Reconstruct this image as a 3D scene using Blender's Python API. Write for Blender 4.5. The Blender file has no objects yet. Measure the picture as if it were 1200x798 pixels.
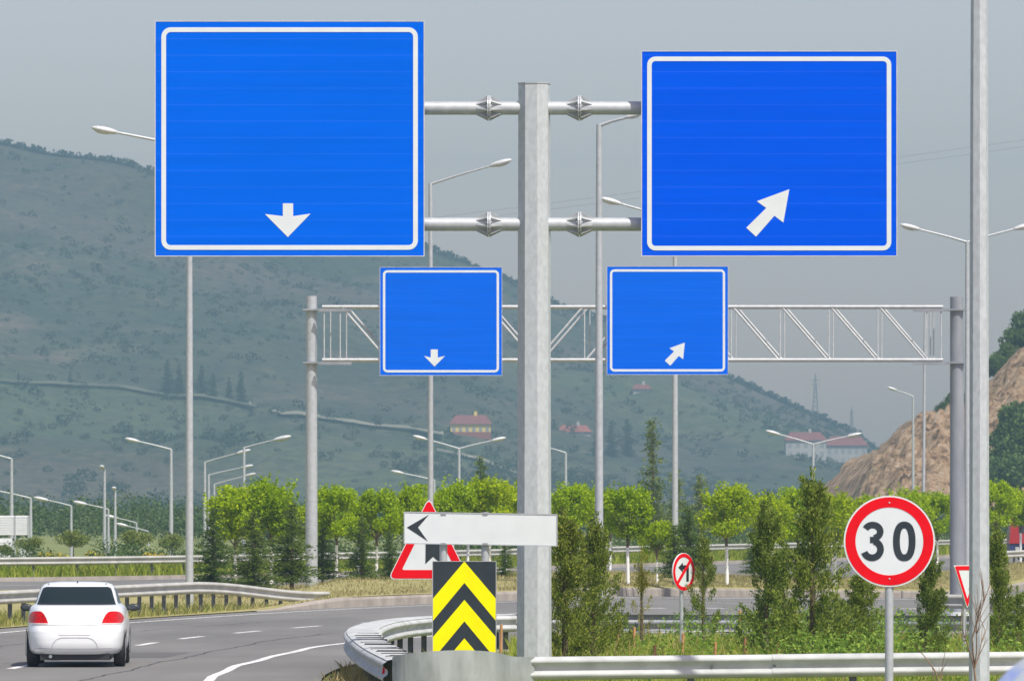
import bpy, math, random
import numpy as np
from mathutils import Vector
R = math.radians
PI = math.pi
random.seed(7)
RNG = np.random.default_rng(11)
S = bpy.context.scene
COL = S.collection

# ------------------------------------------------------------------ measuring: photo pixels -> world metres
F, CX, HY, H = 8000.0, 600.0, 592.0, 2.8          # focal length in photo pixels, horizon row, eye height
def PX(px, Y): return (px - CX) * Y / F
def PZ(py, Y): return H - (py - HY) * Y / F
def P(px, py, Y): return (PX(px, Y), Y, PZ(py, Y))
def sm(a, b, x):
    t = min(1.0, max(0.0, (x - a) / (b - a))); return t * t * (3 - 2 * t)
def g(X, Y):                                       # the ground falls gently to the right beyond the island (banked bend)
    return -min(0.85, 0.055 * max(0.0, X - 3.0)) * sm(135, 190, Y) * (1 - sm(260, 300, Y))

# ------------------------------------------------------------------ materials
MATS = {}
def new_mat(name):
    m = bpy.data.materials.new(name); m.use_nodes = True
    nt = m.node_tree; b = nt.nodes['Principled BSDF']
    return m, nt, b
def ramp(nt, src, stops):
    r = nt.nodes.new('ShaderNodeValToRGB')
    els = r.color_ramp.elements
    els[0].position, els[0].color = stops[0][0], (*stops[0][1], 1)
    els[1].position, els[1].color = stops[-1][0], (*stops[-1][1], 1)
    for p, c in stops[1:-1]:
        e = els.new(p); e.color = (*c, 1)
    nt.links.new(src, r.inputs[0]); return r
def noise(nt, scale, detail=4, rough=.55, coord='Object', stretch=None):
    tc = nt.nodes.new('ShaderNodeTexCoord'); n = nt.nodes.new('ShaderNodeTexNoise')
    n.inputs['Scale'].default_value = scale; n.inputs['Detail'].default_value = detail; n.inputs['Roughness'].default_value = rough
    out = tc.outputs[coord]
    if stretch:
        mp = nt.nodes.new('ShaderNodeMapping'); mp.inputs['Scale'].default_value = stretch
        nt.links.new(out, mp.inputs[0]); out = mp.outputs[0]
    nt.links.new(out, n.inputs['Vector']); return n.outputs['Fac']
def mixc(nt, fac, a, b, mode='MIX'):
    m = nt.nodes.new('ShaderNodeMix'); m.data_type = 'RGBA'; m.blend_type = mode
    for k, v in ((0, fac), (6, a), (7, b)):
        if hasattr(v, 'is_linked') or hasattr(v, 'links'): nt.links.new(v, m.inputs[k])
        elif isinstance(v, (int, float)): m.inputs[k].default_value = v
        else: m.inputs[k].default_value = (*v, 1)
    return m.outputs[2]
def bump(nt, b, h, strength=.3, dist=.02):
    n = nt.nodes.new('ShaderNodeBump'); n.inputs['Strength'].default_value = strength; n.inputs['Distance'].default_value = dist
    nt.links.new(h, n.inputs['Height']); nt.links.new(n.outputs[0], b.inputs['Normal'])
def mat(name, c1, c2=None, scale=3, rough=.6, metal=0, stretch=None, bmp=0, spec=None, coat=0, lo=.35, hi=.65):
    m, nt, b = new_mat(name)
    b.inputs['Roughness'].default_value = rough; b.inputs['Metallic'].default_value = metal
    if spec is not None: b.inputs['Specular IOR Level'].default_value = spec
    if coat: b.inputs['Coat Weight'].default_value = coat; b.inputs['Coat Roughness'].default_value = .05
    if c2 is None: c2 = tuple(x * .88 for x in c1)
    f = noise(nt, scale, stretch=stretch)
    r = ramp(nt, f, [(lo, c2), (hi, c1)])
    nt.links.new(r.outputs[0], b.inputs['Base Color'])
    if bmp: bump(nt, b, f, bmp)
    MATS[name] = m; return m
def leaf_mat(name, stops, trans=.35, rough=.55):
    m, nt, b = new_mat(name)
    geo = nt.nodes.new('ShaderNodeNewGeometry')
    r0 = ramp(nt, geo.outputs['Random Per Island'], stops)
    oi = nt.nodes.new('ShaderNodeObjectInfo'); vr = ramp(nt, oi.outputs['Random'], [(0, (.80, .86, .9)), (.5, (.97, 1, 1)), (1, (1.06, 1.0, .85))])
    class _o: pass
    r = _o(); r.outputs = [mixc(nt, 1.0, r0.outputs[0], vr.outputs[0], 'MULTIPLY')]
    nt.links.new(r.outputs[0], b.inputs['Base Color']); b.inputs['Roughness'].default_value = rough
    b.inputs['Specular IOR Level'].default_value = .25
    t = nt.nodes.new('ShaderNodeBsdfTranslucent'); nt.links.new(r.outputs[0], t.inputs[0])
    mx = nt.nodes.new('ShaderNodeMixShader'); mx.inputs[0].default_value = trans
    nt.links.new(b.outputs[0], mx.inputs[1]); nt.links.new(t.outputs[0], mx.inputs[2])
    nt.links.new(mx.outputs[0], nt.nodes['Material Output'].inputs[0])
    MATS[name] = m; return m

mat('galvanised', (.50, .53, .54), (.40, .43, .44), 9, .5, .25, lo=.3, hi=.7)
mat('galvanised_pole', (.51, .55, .56), (.435, .47, .48), 16, .55, .1, stretch=(1, 1, .6), lo=.38, hi=.62)
mat('rail_steel', (.53, .55, .535), (.40, .42, .405), 2.2, .65, .0, stretch=(1, 1, 2), lo=.36, hi=.62, spec=.3)
mat('old_rail_steel', (.48, .48, .44), (.35, .35, .32), 1.5, .7, .0, lo=.3, hi=.7, spec=.3)
mat('post_steel', (.22, .23, .24), (.14, .15, .15), 8, .6, .2)
mat('mid_grey', (.30, .32, .34), (.22, .24, .26), 2, .5, .1, stretch=(1, 1, .3))
mat('lamp_white', (.62, .64, .64), (.5, .52, .52), 6, .45, .1)
mat('truss_steel', (.56, .58, .58), (.46, .48, .48), 6, .5, .1)
mat('lamp_glass', (.55, .55, .5), None, 6, .2)
mat('white_film', (.69, .74, .74), (.65, .70, .70), 4, .6, spec=.15)
mat('red_film', (.76, .004, .012), (.68, .003, .010), 4, .6, spec=.08)
mat('black_film', (.026, .032, .038), (.02, .025, .03), 4, .6, spec=.1)
mat('slate_film', (.038, .048, .056), (.03, .04, .047), 4, .6, spec=.1)
mat('yellow_film', (.90, .84, .0), (.84, .78, .0), 4, .6, spec=.08)
mat('sign_back', (.42, .44, .45), None, 4, .5, .3)
mat('car_paint', (.80, .83, .83), (.79, .82, .82), 2, .28, 0, coat=.6)
mat('tyre', (.018, .018, .019), (.03, .03, .03), 20, .8)
mat('rim', (.45, .46, .47), None, 10, .35, .6)
mat('dark_plastic', (.025, .026, .028), None, 10, .6)
mat('seat_cloth', (.03, .032, .036), None, 10, .9)
mat('tail_red', (.70, .004, .006), (.42, .003, .004), 9, .3, spec=.2)
mat('tail_clear', (.75, .62, .6), None, 9, .15, coat=.8)
mat('mirror_dark', (.05, .06, .065), None, 9, .25)
mat('plate_white', (.80, .80, .80), (.78, .78, .78), 9, .5)
mat('truck_red', (.42, .02, .025), (.34, .016, .02), 2, .35, coat=.4)
mat('truck_blue', (.03, .05, .14), (.02, .03, .08), 2, .4)
mat('kerb_stone', (.42, .38, .32), (.30, .27, .23), 1.6, .85, bmp=.3)
mat('bark', (.16, .11, .075), (.09, .065, .045), 9, .9, bmp=.4)
mat('stake_wood', (.58, .30, .12), (.42, .22, .09), 6, .8)
mat('twig', (.30, .20, .13), (.2, .13, .09), 8, .9)
mat('wall_white', (.46, .45, .43), (.42, .41, .39), .2, .8)
mat('wall_yellow', (.80, .62, .16), (.74, .58, .15), .2, .8)
mat('wall_grey', (.43, .42, .41), (.39, .38, .37), .2, .8)
mat('roof_tile', (.22, .065, .055), (.17, .055, .05), .5, .85)
mat('roof_red', (.30, .085, .065), (.25, .08, .06), .5, .85)
mat('house_pane', (.33, .32, .31), None, 1, .4)
mat('window_dark', (.05, .06, .07), None, 1, .2)
mat('clad_white', (.76, .78, .79), (.70, .72, .73), 1, .5, stretch=(1, 1, 6))
mat('pylon_steel', (.22, .24, .25), None, 1, .6)
mat('cable', (.20, .21, .22), None, 1, .6)

def glass_mat():
    m, nt, b = new_mat('tinted_glass')
    b.inputs['Base Color'].default_value = (.022, .036, .039, 1); b.inputs['Roughness'].default_value = .08
    t = nt.nodes.new('ShaderNodeBsdfTransparent'); t.inputs[0].default_value = (.42, .5, .5, 1)
    mx = nt.nodes.new('ShaderNodeMixShader'); mx.inputs[0].default_value = .45
    nt.links.new(b.outputs[0], mx.inputs[1]); nt.links.new(t.outputs[0], mx.inputs[2])
    nt.links.new(mx.outputs[0], nt.nodes['Material Output'].inputs[0]); MATS['tinted_glass'] = m
glass_mat()

def blue_mat(name, c, pitch):                     # retroreflective sheeting laid in strips: faint seams
    m, nt, b = new_mat(name)
    tc = nt.nodes.new('ShaderNodeTexCoord'); sp = nt.nodes.new('ShaderNodeSeparateXYZ'); nt.links.new(tc.outputs['Object'], sp.inputs[0])
    dv = nt.nodes.new('ShaderNodeMath'); dv.operation = 'DIVIDE'; dv.inputs[1].default_value = pitch; nt.links.new(sp.outputs[2], dv.inputs[0])
    fr = nt.nodes.new('ShaderNodeMath'); fr.operation = 'FRACT'; nt.links.new(dv.outputs[0], fr.inputs[0])
    ls = nt.nodes.new('ShaderNodeMath'); ls.operation = 'LESS_THAN'; ls.inputs[1].default_value = .05; nt.links.new(fr.outputs[0], ls.inputs[0])
    n = noise(nt, 1.3, stretch=(.25, 1, 5))
    mul = nt.nodes.new('ShaderNodeMath'); mul.operation = 'MULTIPLY'; nt.links.new(ls.outputs[0], mul.inputs[0]); nt.links.new(n, mul.inputs[1])
    base = ramp(nt, n, [(.3, tuple(x * .9 for x in c)), (.7, c)])
    col = mixc(nt, mul.outputs[0], base.outputs[0], tuple(min(1, x * 1.0 + .026) for x in c))
    nt.links.new(col, b.inputs['Base Color']); b.inputs['Roughness'].default_value = .7; b.inputs['Specular IOR Level'].default_value = .0
    MATS[name] = m
blue_mat('blue_film', (.0, .128, .76), .24)
blue_mat('blue_film_deep', (.0, .092, .76), .24)

def painted_trunk():
    m, nt, b = new_mat('painted_trunk')
    tc = nt.nodes.new('ShaderNodeTexCoord'); sp = nt.nodes.new('ShaderNodeSeparateXYZ'); nt.links.new(tc.outputs['Object'], sp.inputs[0])
    ls = nt.nodes.new('ShaderNodeMath'); ls.operation = 'LESS_THAN'; ls.inputs[1].default_value = 1.22; nt.links.new(sp.outputs[2], ls.inputs[0])
    f = noise(nt, 14); bk = ramp(nt, f, [(.35, (.08, .06, .045)), (.65, (.17, .125, .09))]); wh = ramp(nt, f, [(.3, (.62, .62, .6)), (.5, (.8, .8, .78))])
    nt.links.new(mixc(nt, ls.outputs[0], bk.outputs[0], wh.outputs[0]), b.inputs['Base Color']); b.inputs['Roughness'].default_value = .9
    MATS['painted_trunk'] = m
painted_trunk()

leaf_mat('lime_leaf', [(0, (.18, .28, .002)), (.5, (.38, .54, .003)), (1, (.56, .70, .006))], .52)
leaf_mat('olive_leaf', [(0, (.10, .14, .03)), (.5, (.20, .26, .05)), (1, (.32, .34, .08))], .35)
leaf_mat('cypress_leaf', [(0, (.20, .15, .10)), (.06, (.07, .11, .025)), (.5, (.23, .32, .045)), (.82, (.42, .50, .08)), (1, (.60, .62, .15))], .62)
leaf_mat('yellow_cypress_leaf', [(0, (.10, .13, .02)), (.55, (.26, .28, .03)), (1, (.42, .38, .06))], .35)
leaf_mat('spruce_leaf', [(0, (.045, .085, .02)), (.6, (.12, .20, .04)), (1, (.30, .39, .08))], .55)
leaf_mat('far_leaf', [(0, (.04, .075, .022)), (.6, (.085, .14, .035)), (1, (.15, .21, .06))], .3)
leaf_mat('yellow_flower', [(0, (.45, .36, .02)), (.6, (.6, .5, .03)), (1, (.3, .3, .04))], .3)
leaf_mat('grass_blade', [(0, (.19, .27, .04)), (.4, (.36, .43, .07)), (.7, (.52, .50, .16)), (1, (.68, .58, .32))], .5)
leaf_mat('island_blade', [(0, (.20, .32, .03)), (.55, (.38, .50, .05)), (.85, (.54, .56, .13)), (1, (.70, .60, .30))], .5)
leaf_mat('roadside_blade', [(0, (.20, .26, .04)), (.5, (.38, .40, .09)), (1, (.55, .47, .22))], .4)
leaf_mat('verge_blade', [(0, (.17, .26, .02)), (.6, (.34, .42, .04)), (1, (.5, .5, .10))], .5)
leaf_mat('cut_leaf', [(0, (.045, .085, .022)), (.6, (.10, .17, .035)), (1, (.19, .27, .06))], .35)
leaf_mat('dry_grass_blade', [(0, (.22, .22, .06)), (.35, (.40, .34, .14)), (1, (.55, .45, .22))], .3)
leaf_mat('weed_leaf', [(0, (.10, .20, .03)), (.6, (.23, .38, .05)), (1, (.40, .52, .09))], .5)
leaf_mat('hill_leaf', [(0, (.024, .036, .018)), (.7, (.040, .054, .026)), (1, (.058, .07, .036))], .4)

def ground_mat():
    m, nt, b = new_mat('ground_soil')
    f = noise(nt, .35, 6); f2 = noise(nt, 6, 4)
    r = ramp(nt, f, [(.3, (.12, .17, .04)), (.5, (.17, .21, .055)), (.65, (.25, .25, .09)), (.8, (.34, .29, .15))])
    c = mixc(nt, f2, r.outputs[0], (.12, .14, .045)); c2 = mixc(nt, .45, r.outputs[0], c)
    nt.links.new(c2, b.inputs['Base Color']); b.inputs['Roughness'].default_value = .95; bump(nt, b, f2, .5, .05); MATS['ground_soil'] = m
ground_mat()
def dry_mat():
    m, nt, b = new_mat('dry_turf')
    f = noise(nt, .8, 6); f2 = noise(nt, 9, 4)
    r = ramp(nt, f, [(.3, (.25, .26, .07)), (.5, (.38, .32, .13)), (.7, (.46, .38, .2))])
    nt.links.new(mixc(nt, f2, r.outputs[0], (.22, .22, .07)), b.inputs['Base Color']); b.inputs['Roughness'].default_value = .95; bump(nt, b, f2, .6, .05); MATS['dry_turf'] = m
dry_mat()
def asphalt():
    m, nt, b = new_mat('asphalt')
    f = noise(nt, .5, 6, stretch=(1, .12, 1)); f2 = noise(nt, 30, 3); f3 = noise(nt, .12, 5)
    r = ramp(nt, f, [(.3, (.145, .142, .127)), (.7, (.205, .201, .180))])
    r3 = ramp(nt, f3, [(.35, (.80, .80, .80)), (.65, (1.08, 1.08, 1.07))])
    c = mixc(nt, 1.0, r.outputs[0], r3.outputs[0], 'MULTIPLY'); c = mixc(nt, .25, c, mixc(nt, f2, (.08, .08, .08), (.2, .2, .2)))
    nt.links.new(c, b.inputs['Base Color']); b.inputs['Roughness'].default_value = .85; bump(nt, b, f2, .25, .01); MATS['asphalt'] = m
asphalt()
def paint():
    m, nt, b = new_mat('road_paint')
    f = noise(nt, 3.5, 8, .7); r = ramp(nt, f, [(.36, (.20, .20, .185)), (.43, (.55, .55, .53)), (.5, (.70, .70, .68)), (.7, (.78, .78, .76))])
    nt.links.new(r.outputs[0], b.inputs['Base Color']); b.inputs['Roughness'].default_value = .7; MATS['road_paint'] = m
paint()
def hill_mat():
    m, nt, b = new_mat('hillside')
    f = noise(nt, .008, 8, .62); f2 = noise(nt, .045, 6, .65); f3 = noise(nt, .02, 5, .6, stretch=(1, .4, 4))
    r = ramp(nt, f, [(.32, (.015, .023, .010)), (.48, (.030, .041, .017)), (.58, (.048, .054, .027)), (.70, (.085, .066, .044))])
    c = mixc(nt, ramp(nt, f2, [(.46, (0, 0, 0)), (.60, (1, 1, 1))]).outputs[0], r.outputs[0], (.020, .032, .016))
    c = mixc(nt, ramp(nt, f3, [(.55, (0, 0, 0)), (.70, (.75, .75, .75))]).outputs[0], c, (.125, .095, .07))
    f4 = noise(nt, .0045, 4, .5); c = mixc(nt, ramp(nt, f4, [(.5, (0, 0, 0)), (.62, (.6, .6, .6))]).outputs[0], c, (.085, .062, .048)); c = mixc(nt, ramp(nt, noise(nt, .003, 3), [(.52, (0, 0, 0)), (.62, (.5, .5, .5))]).outputs[0], c, (.055, .085, .03))
    f5 = noise(nt, .22, 6, .75); c = mixc(nt, 1.0, c, ramp(nt, f5, [(.36, (.45, .48, .5)), (.5, (1, 1, 1)), (.64, (1.6, 1.5, 1.35))]).outputs[0], 'MULTIPLY')
    nt.links.new(c, b.inputs['Base Color']); b.inputs['Roughness'].default_value = 1; bump(nt, b, f2, .6, 4); MATS['hillside'] = m
hill_mat()
def rock_mat():
    m, nt, b = new_mat('cut_rock')
    f = noise(nt, .55, 9, .78); f2 = noise(nt, .16, 5, stretch=(1, 1, .5))
    r = ramp(nt, f, [(.41, (.14, .09, .05)), (.47, (.42, .27, .145)), (.53, (.62, .43, .25)), (.60, (.74, .58, .40))])
    c = mixc(nt, ramp(nt, f2, [(.56, (0, 0, 0)), (.70, (.7, .7, .7))]).outputs[0], r.outputs[0], (.13, .135, .06))
    nt.links.new(c, b.inputs['Base Color']); b.inputs['Roughness'].default_value = .95; bump(nt, b, f, 1.0, 1.6); MATS['cut_rock'] = m
rock_mat()

# ------------------------------------------------------------------ mesh building
class MB:
    def __init__(s): s.v = []; s.f = []; s.sm = []; s.mi = []; s.cur = 0
    def add(s, vs, fs, smooth=False):
        o = len(s.v); s.v += [tuple(p) for p in vs]
        for f in fs: s.f.append([o + i for i in f]); s.sm.append(smooth); s.mi.append(s.cur)
    def box(s, x0, x1, y0, y1, z0, z1):
        s.add([(x0,y0,z0),(x1,y0,z0),(x1,y1,z0),(x0,y1,z0),(x0,y0,z1),(x1,y0,z1),(x1,y1,z1),(x0,y1,z1)],
              [(0,3,2,1),(4,5,6,7),(0,1,5,4),(1,2,6,5),(2,3,7,6),(3,0,4,7)]); return s
    def rings(s, rs, closed=True, caps=True, smooth=True):      # loft rings with equal point counts
        n = len(rs[0]); vs = [p for r in rs for p in r]; fs = []
        for i in range(len(rs) - 1):
            for j in range(n if closed else n - 1):
                k = (j + 1) % n; fs.append((i*n+j, i*n+k, (i+1)*n+k, (i+1)*n+j))
        s.add(vs, fs, smooth)
        if caps and closed:
            s.add(rs[0], [tuple(range(n))[::-1]]); s.add(rs[-1], [tuple(range(n))])
        return s
    def tube(s, pts, rad, n=8, smooth=True, caps=True, phase=0):
        pts = [Vector(p) for p in pts]; rs = []
        if not hasattr(rad, '__len__'): rad = [rad] * len(pts)
        up = None
        for i, p in enumerate(pts):
            d = (pts[min(i+1, len(pts)-1)] - pts[max(i-1, 0)]).normalized()
            if up is None:
                up = Vector((0,0,1)) if abs(d.z) < .9 else Vector((0,1,0))
            a = d.cross(up).normalized(); b = a.cross(d).normalized(); up = b
            rs.append([tuple(p + (a*math.cos(2*PI*j/n+phase) + b*math.sin(2*PI*j/n+phase)) * rad[i]) for j in range(n)])
        return s.rings(rs, True, caps, smooth)
    def sweep(s, prof, path, side=1, smooth=False, zs=None):      # prof: (offset to the side, height); path: (x, y, z)
        rs = []
        for i, p in enumerate(path):
            a, b = path[max(i-1,0)], path[min(i+1,len(path)-1)]
            dx, dy = b[0]-a[0], b[1]-a[1]; l = math.hypot(dx, dy) or 1
            nx, ny = dy/l*side, -dx/l*side
            rs.append([(p[0]+nx*o, p[1]+ny*o, p[2]+z) for o, z in prof])
        return s.rings(rs, False, False, smooth)
    def poly(s, pts, y0, y1):                                     # outline in x,z extruded between two depths (front y0)
        n = len(pts)
        ar = sum(pts[i][0]*pts[(i+1)%n][1] - pts[(i+1)%n][0]*pts[i][1] for i in range(n))
        if ar < 0: pts = pts[::-1]
        vs = [(x, y0, z) for x, z in pts] + [(x, y1, z) for x, z in pts]
        fs = [tuple(range(n)), tuple(range(2*n-1, n-1, -1))] + [((i+1)%n, i, n+i, n+(i+1)%n) for i in range(n)]
        s.add(vs, fs); return s
    def frame(s, outer, inner, y0, y1):                           # ring between two outlines of equal count
        n = len(outer)
        vs = [(x,y0,z) for x,z in outer] + [(x,y0,z) for x,z in inner] + [(x,y1,z) for x,z in outer] + [(x,y1,z) for x,z in inner]
        fs = []
        for i in range(n):
            k = (i+1) % n
            fs += [(i,k,n+k,n+i), (2*n+k,2*n+i,3*n+i,3*n+k), (k,i,2*n+i,2*n+k), (n+i,n+k,3*n+k,3*n+i)]
        s.add(vs, fs); return s
    def ell(s, c, r, ax=(1,0,0), nu=12, nv=8):                     # ellipsoid, long axis along ax
        ax = Vector(ax).normalized(); up = Vector((0,0,1)); b = up.cross(ax)
        b = b.normalized() if b.length > 1e-3 else Vector((0,1,0)); cc = ax.cross(b).normalized(); c = Vector(c)
        rs = []
        for i in range(nv + 1):
            t = PI * i / nv; x = -math.cos(t); q = max(1e-3, math.sin(t))
            rs.append([tuple(c + ax*x*r[0] + b*math.cos(2*PI*j/nu)*q*r[1] + cc*math.sin(2*PI*j/nu)*q*r[2]) for j in range(nu)])
        return s.rings(rs)
    def build(s, name, material, parent=None, rot=None, org=None):
        o_ = Vector(org) if org is not None else (Vector(parent.matrix_world.translation) if parent else Vector((0,0,0)))
        if parent is not None and org is None: o_ = world_loc(parent)
        me = bpy.data.meshes.new(name)
        me.from_pydata([tuple(Vector(p) - o_) for p in s.v], [], s.f)
        me.polygons.foreach_set('use_smooth', s.sm)
        for m in (material if isinstance(material, (list, tuple)) else [material]): me.materials.append(MATS[m])
        me.polygons.foreach_set('material_index', s.mi)
        me.update()
        ob = bpy.data.objects.new(name, me); COL.objects.link(ob)
        if parent is not None: ob.parent = parent
        else: ob.location = o_
        return ob
def world_loc(o):
    v = Vector((0,0,0))
    while o is not None: v += o.location; o = o.parent
    return v
def tag(o, label, cat, group=None, kind=None):
    if label: o['label'] = label
    if cat: o['category'] = cat
    if group: o['group'] = group
    if kind: o['kind'] = kind
    return o
def thing(name, label, cat, loc, group=None):
    o = bpy.data.objects.new(name, None); COL.objects.link(o); o.location = loc; o.empty_display_size = .3
    return tag(o, label, cat, group)
def struct(mb, name, material):
    o = mb.build(name, material); o['kind'] = 'structure'; return o
def np_mesh(name, verts, faces, material, smooth=False):         # verts (n,3), faces (m,k) arrays
    me = bpy.data.meshes.new(name); n, m, k = len(verts), len(faces), faces.shape[1]
    me.vertices.add(n); me.vertices.foreach_set('co', np.asarray(verts, np.float32).ravel())
    me.loops.add(m*k); me.loops.foreach_set('vertex_index', np.asarray(faces, np.int32).ravel())
    me.polygons.add(m); me.polygons.foreach_set('loop_start', np.arange(0, m*k, k, dtype=np.int32))
    me.polygons.foreach_set('loop_total', np.full(m, k, np.int32))
    if smooth: me.polygons.foreach_set('use_smooth', np.ones(m, bool))
    me.materials.append(MATS[material]); me.update(calc_edges=True); me.validate(); return me
def link_mesh(name, me, parent=None, loc=(0,0,0)):
    o = bpy.data.objects.new(name, me); COL.objects.link(o); o.location = loc
    if parent is not None: o.parent = parent
    return o
def leaves(cen, size, aspect=.6, up=0.0, rng=RNG, dirs=None):     # one small folded-free quad per leaf spray
    n = len(cen); a = rng.normal(size=(n,3))
    if dirs is not None: a = dirs + a * .35
    a[:,2] += up; a /= np.linalg.norm(a, axis=1)[:,None]
    b = rng.normal(size=(n,3)); b -= a * (a*b).sum(1)[:,None]; b /= np.linalg.norm(b, axis=1)[:,None]
    sz = (np.asarray(size) * rng.uniform(.6, 1.3, n))[:,None]
    a = a*sz; b = b*sz*aspect
    v = np.stack([cen - a, cen + b*.8 - a*.1, cen + a, cen - b*.8 - a*.1], 1).reshape(-1,3)
    f = np.arange(4*n).reshape(-1,4); return v, f
def smooth_path(pts, k=3):
    pts = [tuple(p) for p in pts]
    for _ in range(k):
        q = [pts[0]]
        for a, b in zip(pts, pts[1:]):
            q.append(tuple(a[i]*.75+b[i]*.25 for i in range(len(a)))); q.append(tuple(a[i]*.25+b[i]*.75 for i in range(len(a))))
        q.append(pts[-1]); pts = q
    return pts
def resample(pts, n):
    d = [0]
    for a, b in zip(pts, pts[1:]): d.append(d[-1] + math.dist(a, b))
    out = []; j = 0
    for i in range(n):
        t = d[-1] * i / (n - 1)
        while j < len(d) - 2 and d[j+1] < t: j += 1
        u = (t - d[j]) / ((d[j+1] - d[j]) or 1); u = min(1, max(0, u))
        out.append(tuple(pts[j][k] + (pts[j+1][k]-pts[j][k])*u for k in range(len(pts[j]))))
    return out
def plen(pts): return sum(math.dist(a, b) for a, b in zip(pts, pts[1:]))
def offset(path, o):                                              # to the left of travel for positive o
    r = []
    for i, p in enumerate(path):
        a, b = path[max(i-1,0)], path[min(i+1,len(path)-1)]; dx, dy = b[0]-a[0], b[1]-a[1]; l = math.hypot(dx,dy) or 1
        r.append((p[0]-dy/l*o, p[1]+dx/l*o))
    return r
def interp(xs, ys, x):
    return float(np.interp(x, xs, ys))

# ------------------------------------------------------------------ the layout lines of the road (x, y) in metres
D = smooth_path([(-10.2,20),(-9.9,80),(-9.3,100),(-8.5,120),(-7.4,138),(-6.9,144),(-5.96,150.4),(-4.9,156.6),(-3.75,162),(0.2,177),(4.2,190),(6.8,199),(16,232),(30,280),(50,345)])
L = smooth_path([(-15,20),(-14.6,80),(-13.6,115),(-12.6,135),(-11.3,151),(-8.35,167),(-5.64,180.6),(-2.4,191.4),(0,198),(2.98,207),(7.97,226),(16,255),(28,298),(48,360)])
RR = smooth_path([(-5.0,20),(-4.96,90),(-4.92,108.7),(-4.67,124.4),(-3.8,135.8),(-3.2,140),(-1,150),(2.5,163),(5.8,175),(10,190),(20,224),(36,276)])
NE = smooth_path([(-60,186),(-40,200),(-22,218),(-14.3,228),(5,252),(14,275),(30,320),(60,400)])
FE = smooth_path([(-66,212),(-45,230),(-22,248),(-14.5,256),(-6,276),(5.2,312),(14,340),(30,385),(60,470)])

def ribbon(mb, A, B, n, m, z, zf=None):
    A, B = resample(A, n), resample(B, n); vs = []; fs = []
    for i in range(n):
        for j in range(m+1):
            t = j/m; x = A[i][0]+(B[i][0]-A[i][0])*t; y = A[i][1]+(B[i][1]-A[i][1])*t
            vs.append((x, y, g(x,y)+z+(zf(x,y,t) if zf else 0)))
    for i in range(n-1):
        for j in range(m):
            a = i*(m+1)+j; fs.append((a, a+1, a+m+2, a+m+1))
    o = len(mb.v); mb.add(vs, fs, True)
    return mb

# ground: one sheet, fine near the road, coarse to the foot of the hills
def build_ground():
    xs = np.unique(np.concatenate([np.arange(-90,91,3.0), np.arange(-880,-89,60), np.arange(100,881,60)]))
    ys = np.unique(np.concatenate([np.arange(-60,420,3.0), np.arange(420,3860,60)]))
    vs = [(x, y, g(x,y) - .05) for y in ys for x in xs]; nx = len(xs)
    idx = np.arange(len(ys)*nx).reshape(len(ys), nx)
    f = np.stack([idx[:-1,:-1], idx[:-1,1:], idx[1:,1:], idx[1:,:-1]], -1).reshape(-1,4)
    o = link_mesh('ground', np_mesh('ground', np.array(vs), f, 'ground_soil', True)); o['kind'] = 'structure'
build_ground()
# the bend, with the paved area where the slip road joins
right_edge = [(-2.2,20),(-2.3,88),(-2.7,100),(-3.2,112),(-2.8,122),(-1,128.5),(3,130),(12,128),(25,124),(70,135)]
struct(ribbon(MB(), offset(L, 1.1), smooth_path(right_edge, 2), 110, 24, 0), 'road', 'asphalt')
struct(ribbon(MB(), [(-2.19,-40),(-2.19,82)], [(40,-40),(40,82)], 20, 8, 0), 'slip_road', 'asphalt')
struct(ribbon(MB(), NE, FE, 90, 6, .0), 'opposite_road', 'asphalt')
# painted lines
def line(path, w, name, z=.005):
    mb = MB(); ribbon(mb, offset(path, w/2), offset(path, -w/2), max(8, int(plen(path)/1.5)), 1, z); return struct(mb, name, 'road_paint')
line(L, .15, 'edge_line'); line([(p[0]+.05*math.sin(p[1]*.31)+.04*math.sin(p[1]*.83), p[1]) for p in RR if p[1] < 150], .17, 'edge_line')
line([p for p in RR if 160 < p[1]], .2, 'edge_line')
line(offset(NE, .7), .16, 'edge_line'); line(offset(FE, -.7), .16, 'edge_line')
def dashes(path, first, length, gap, w):
    pts = resample(path, 2000); d = [0]
    for a, b in zip(pts, pts[1:]): d.append(d[-1] + math.dist(a, b))
    s0 = next(d[i] for i, p in enumerate(pts) if p[1] >= first) % (length+gap)
    k = s0
    while k < d[-1] - length:
        seg = [p for p, q in zip(pts, d) if k <= q <= k+length]
        if len(seg) > 3 and 60 < seg[0][1] < 330: line(resample(seg, 6), w, 'lane_mark')
        k += length+gap
dashes(D, 136.4, 3.0, 3.55, .17)
mid = [((a[0]+b[0])/2, (a[1]+b[1])/2) for a, b in zip(resample(NE, 100), resample(FE, 100))]
dashes(mid, 230, 3.5, 6, .15)
# worn arrow tip on the joining road
am = MB(); ax, ay = 4.1, 152.5
am.add([(ax-1.1,ay-2.5,.006),(ax+.9,ay-1.2,.006),(ax+1.2,ay+2.6,.006),(ax+.1,ay+.8,.006)], [(0,1,2,3)]); struct(am, 'road_arrow', 'road_paint')

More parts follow.
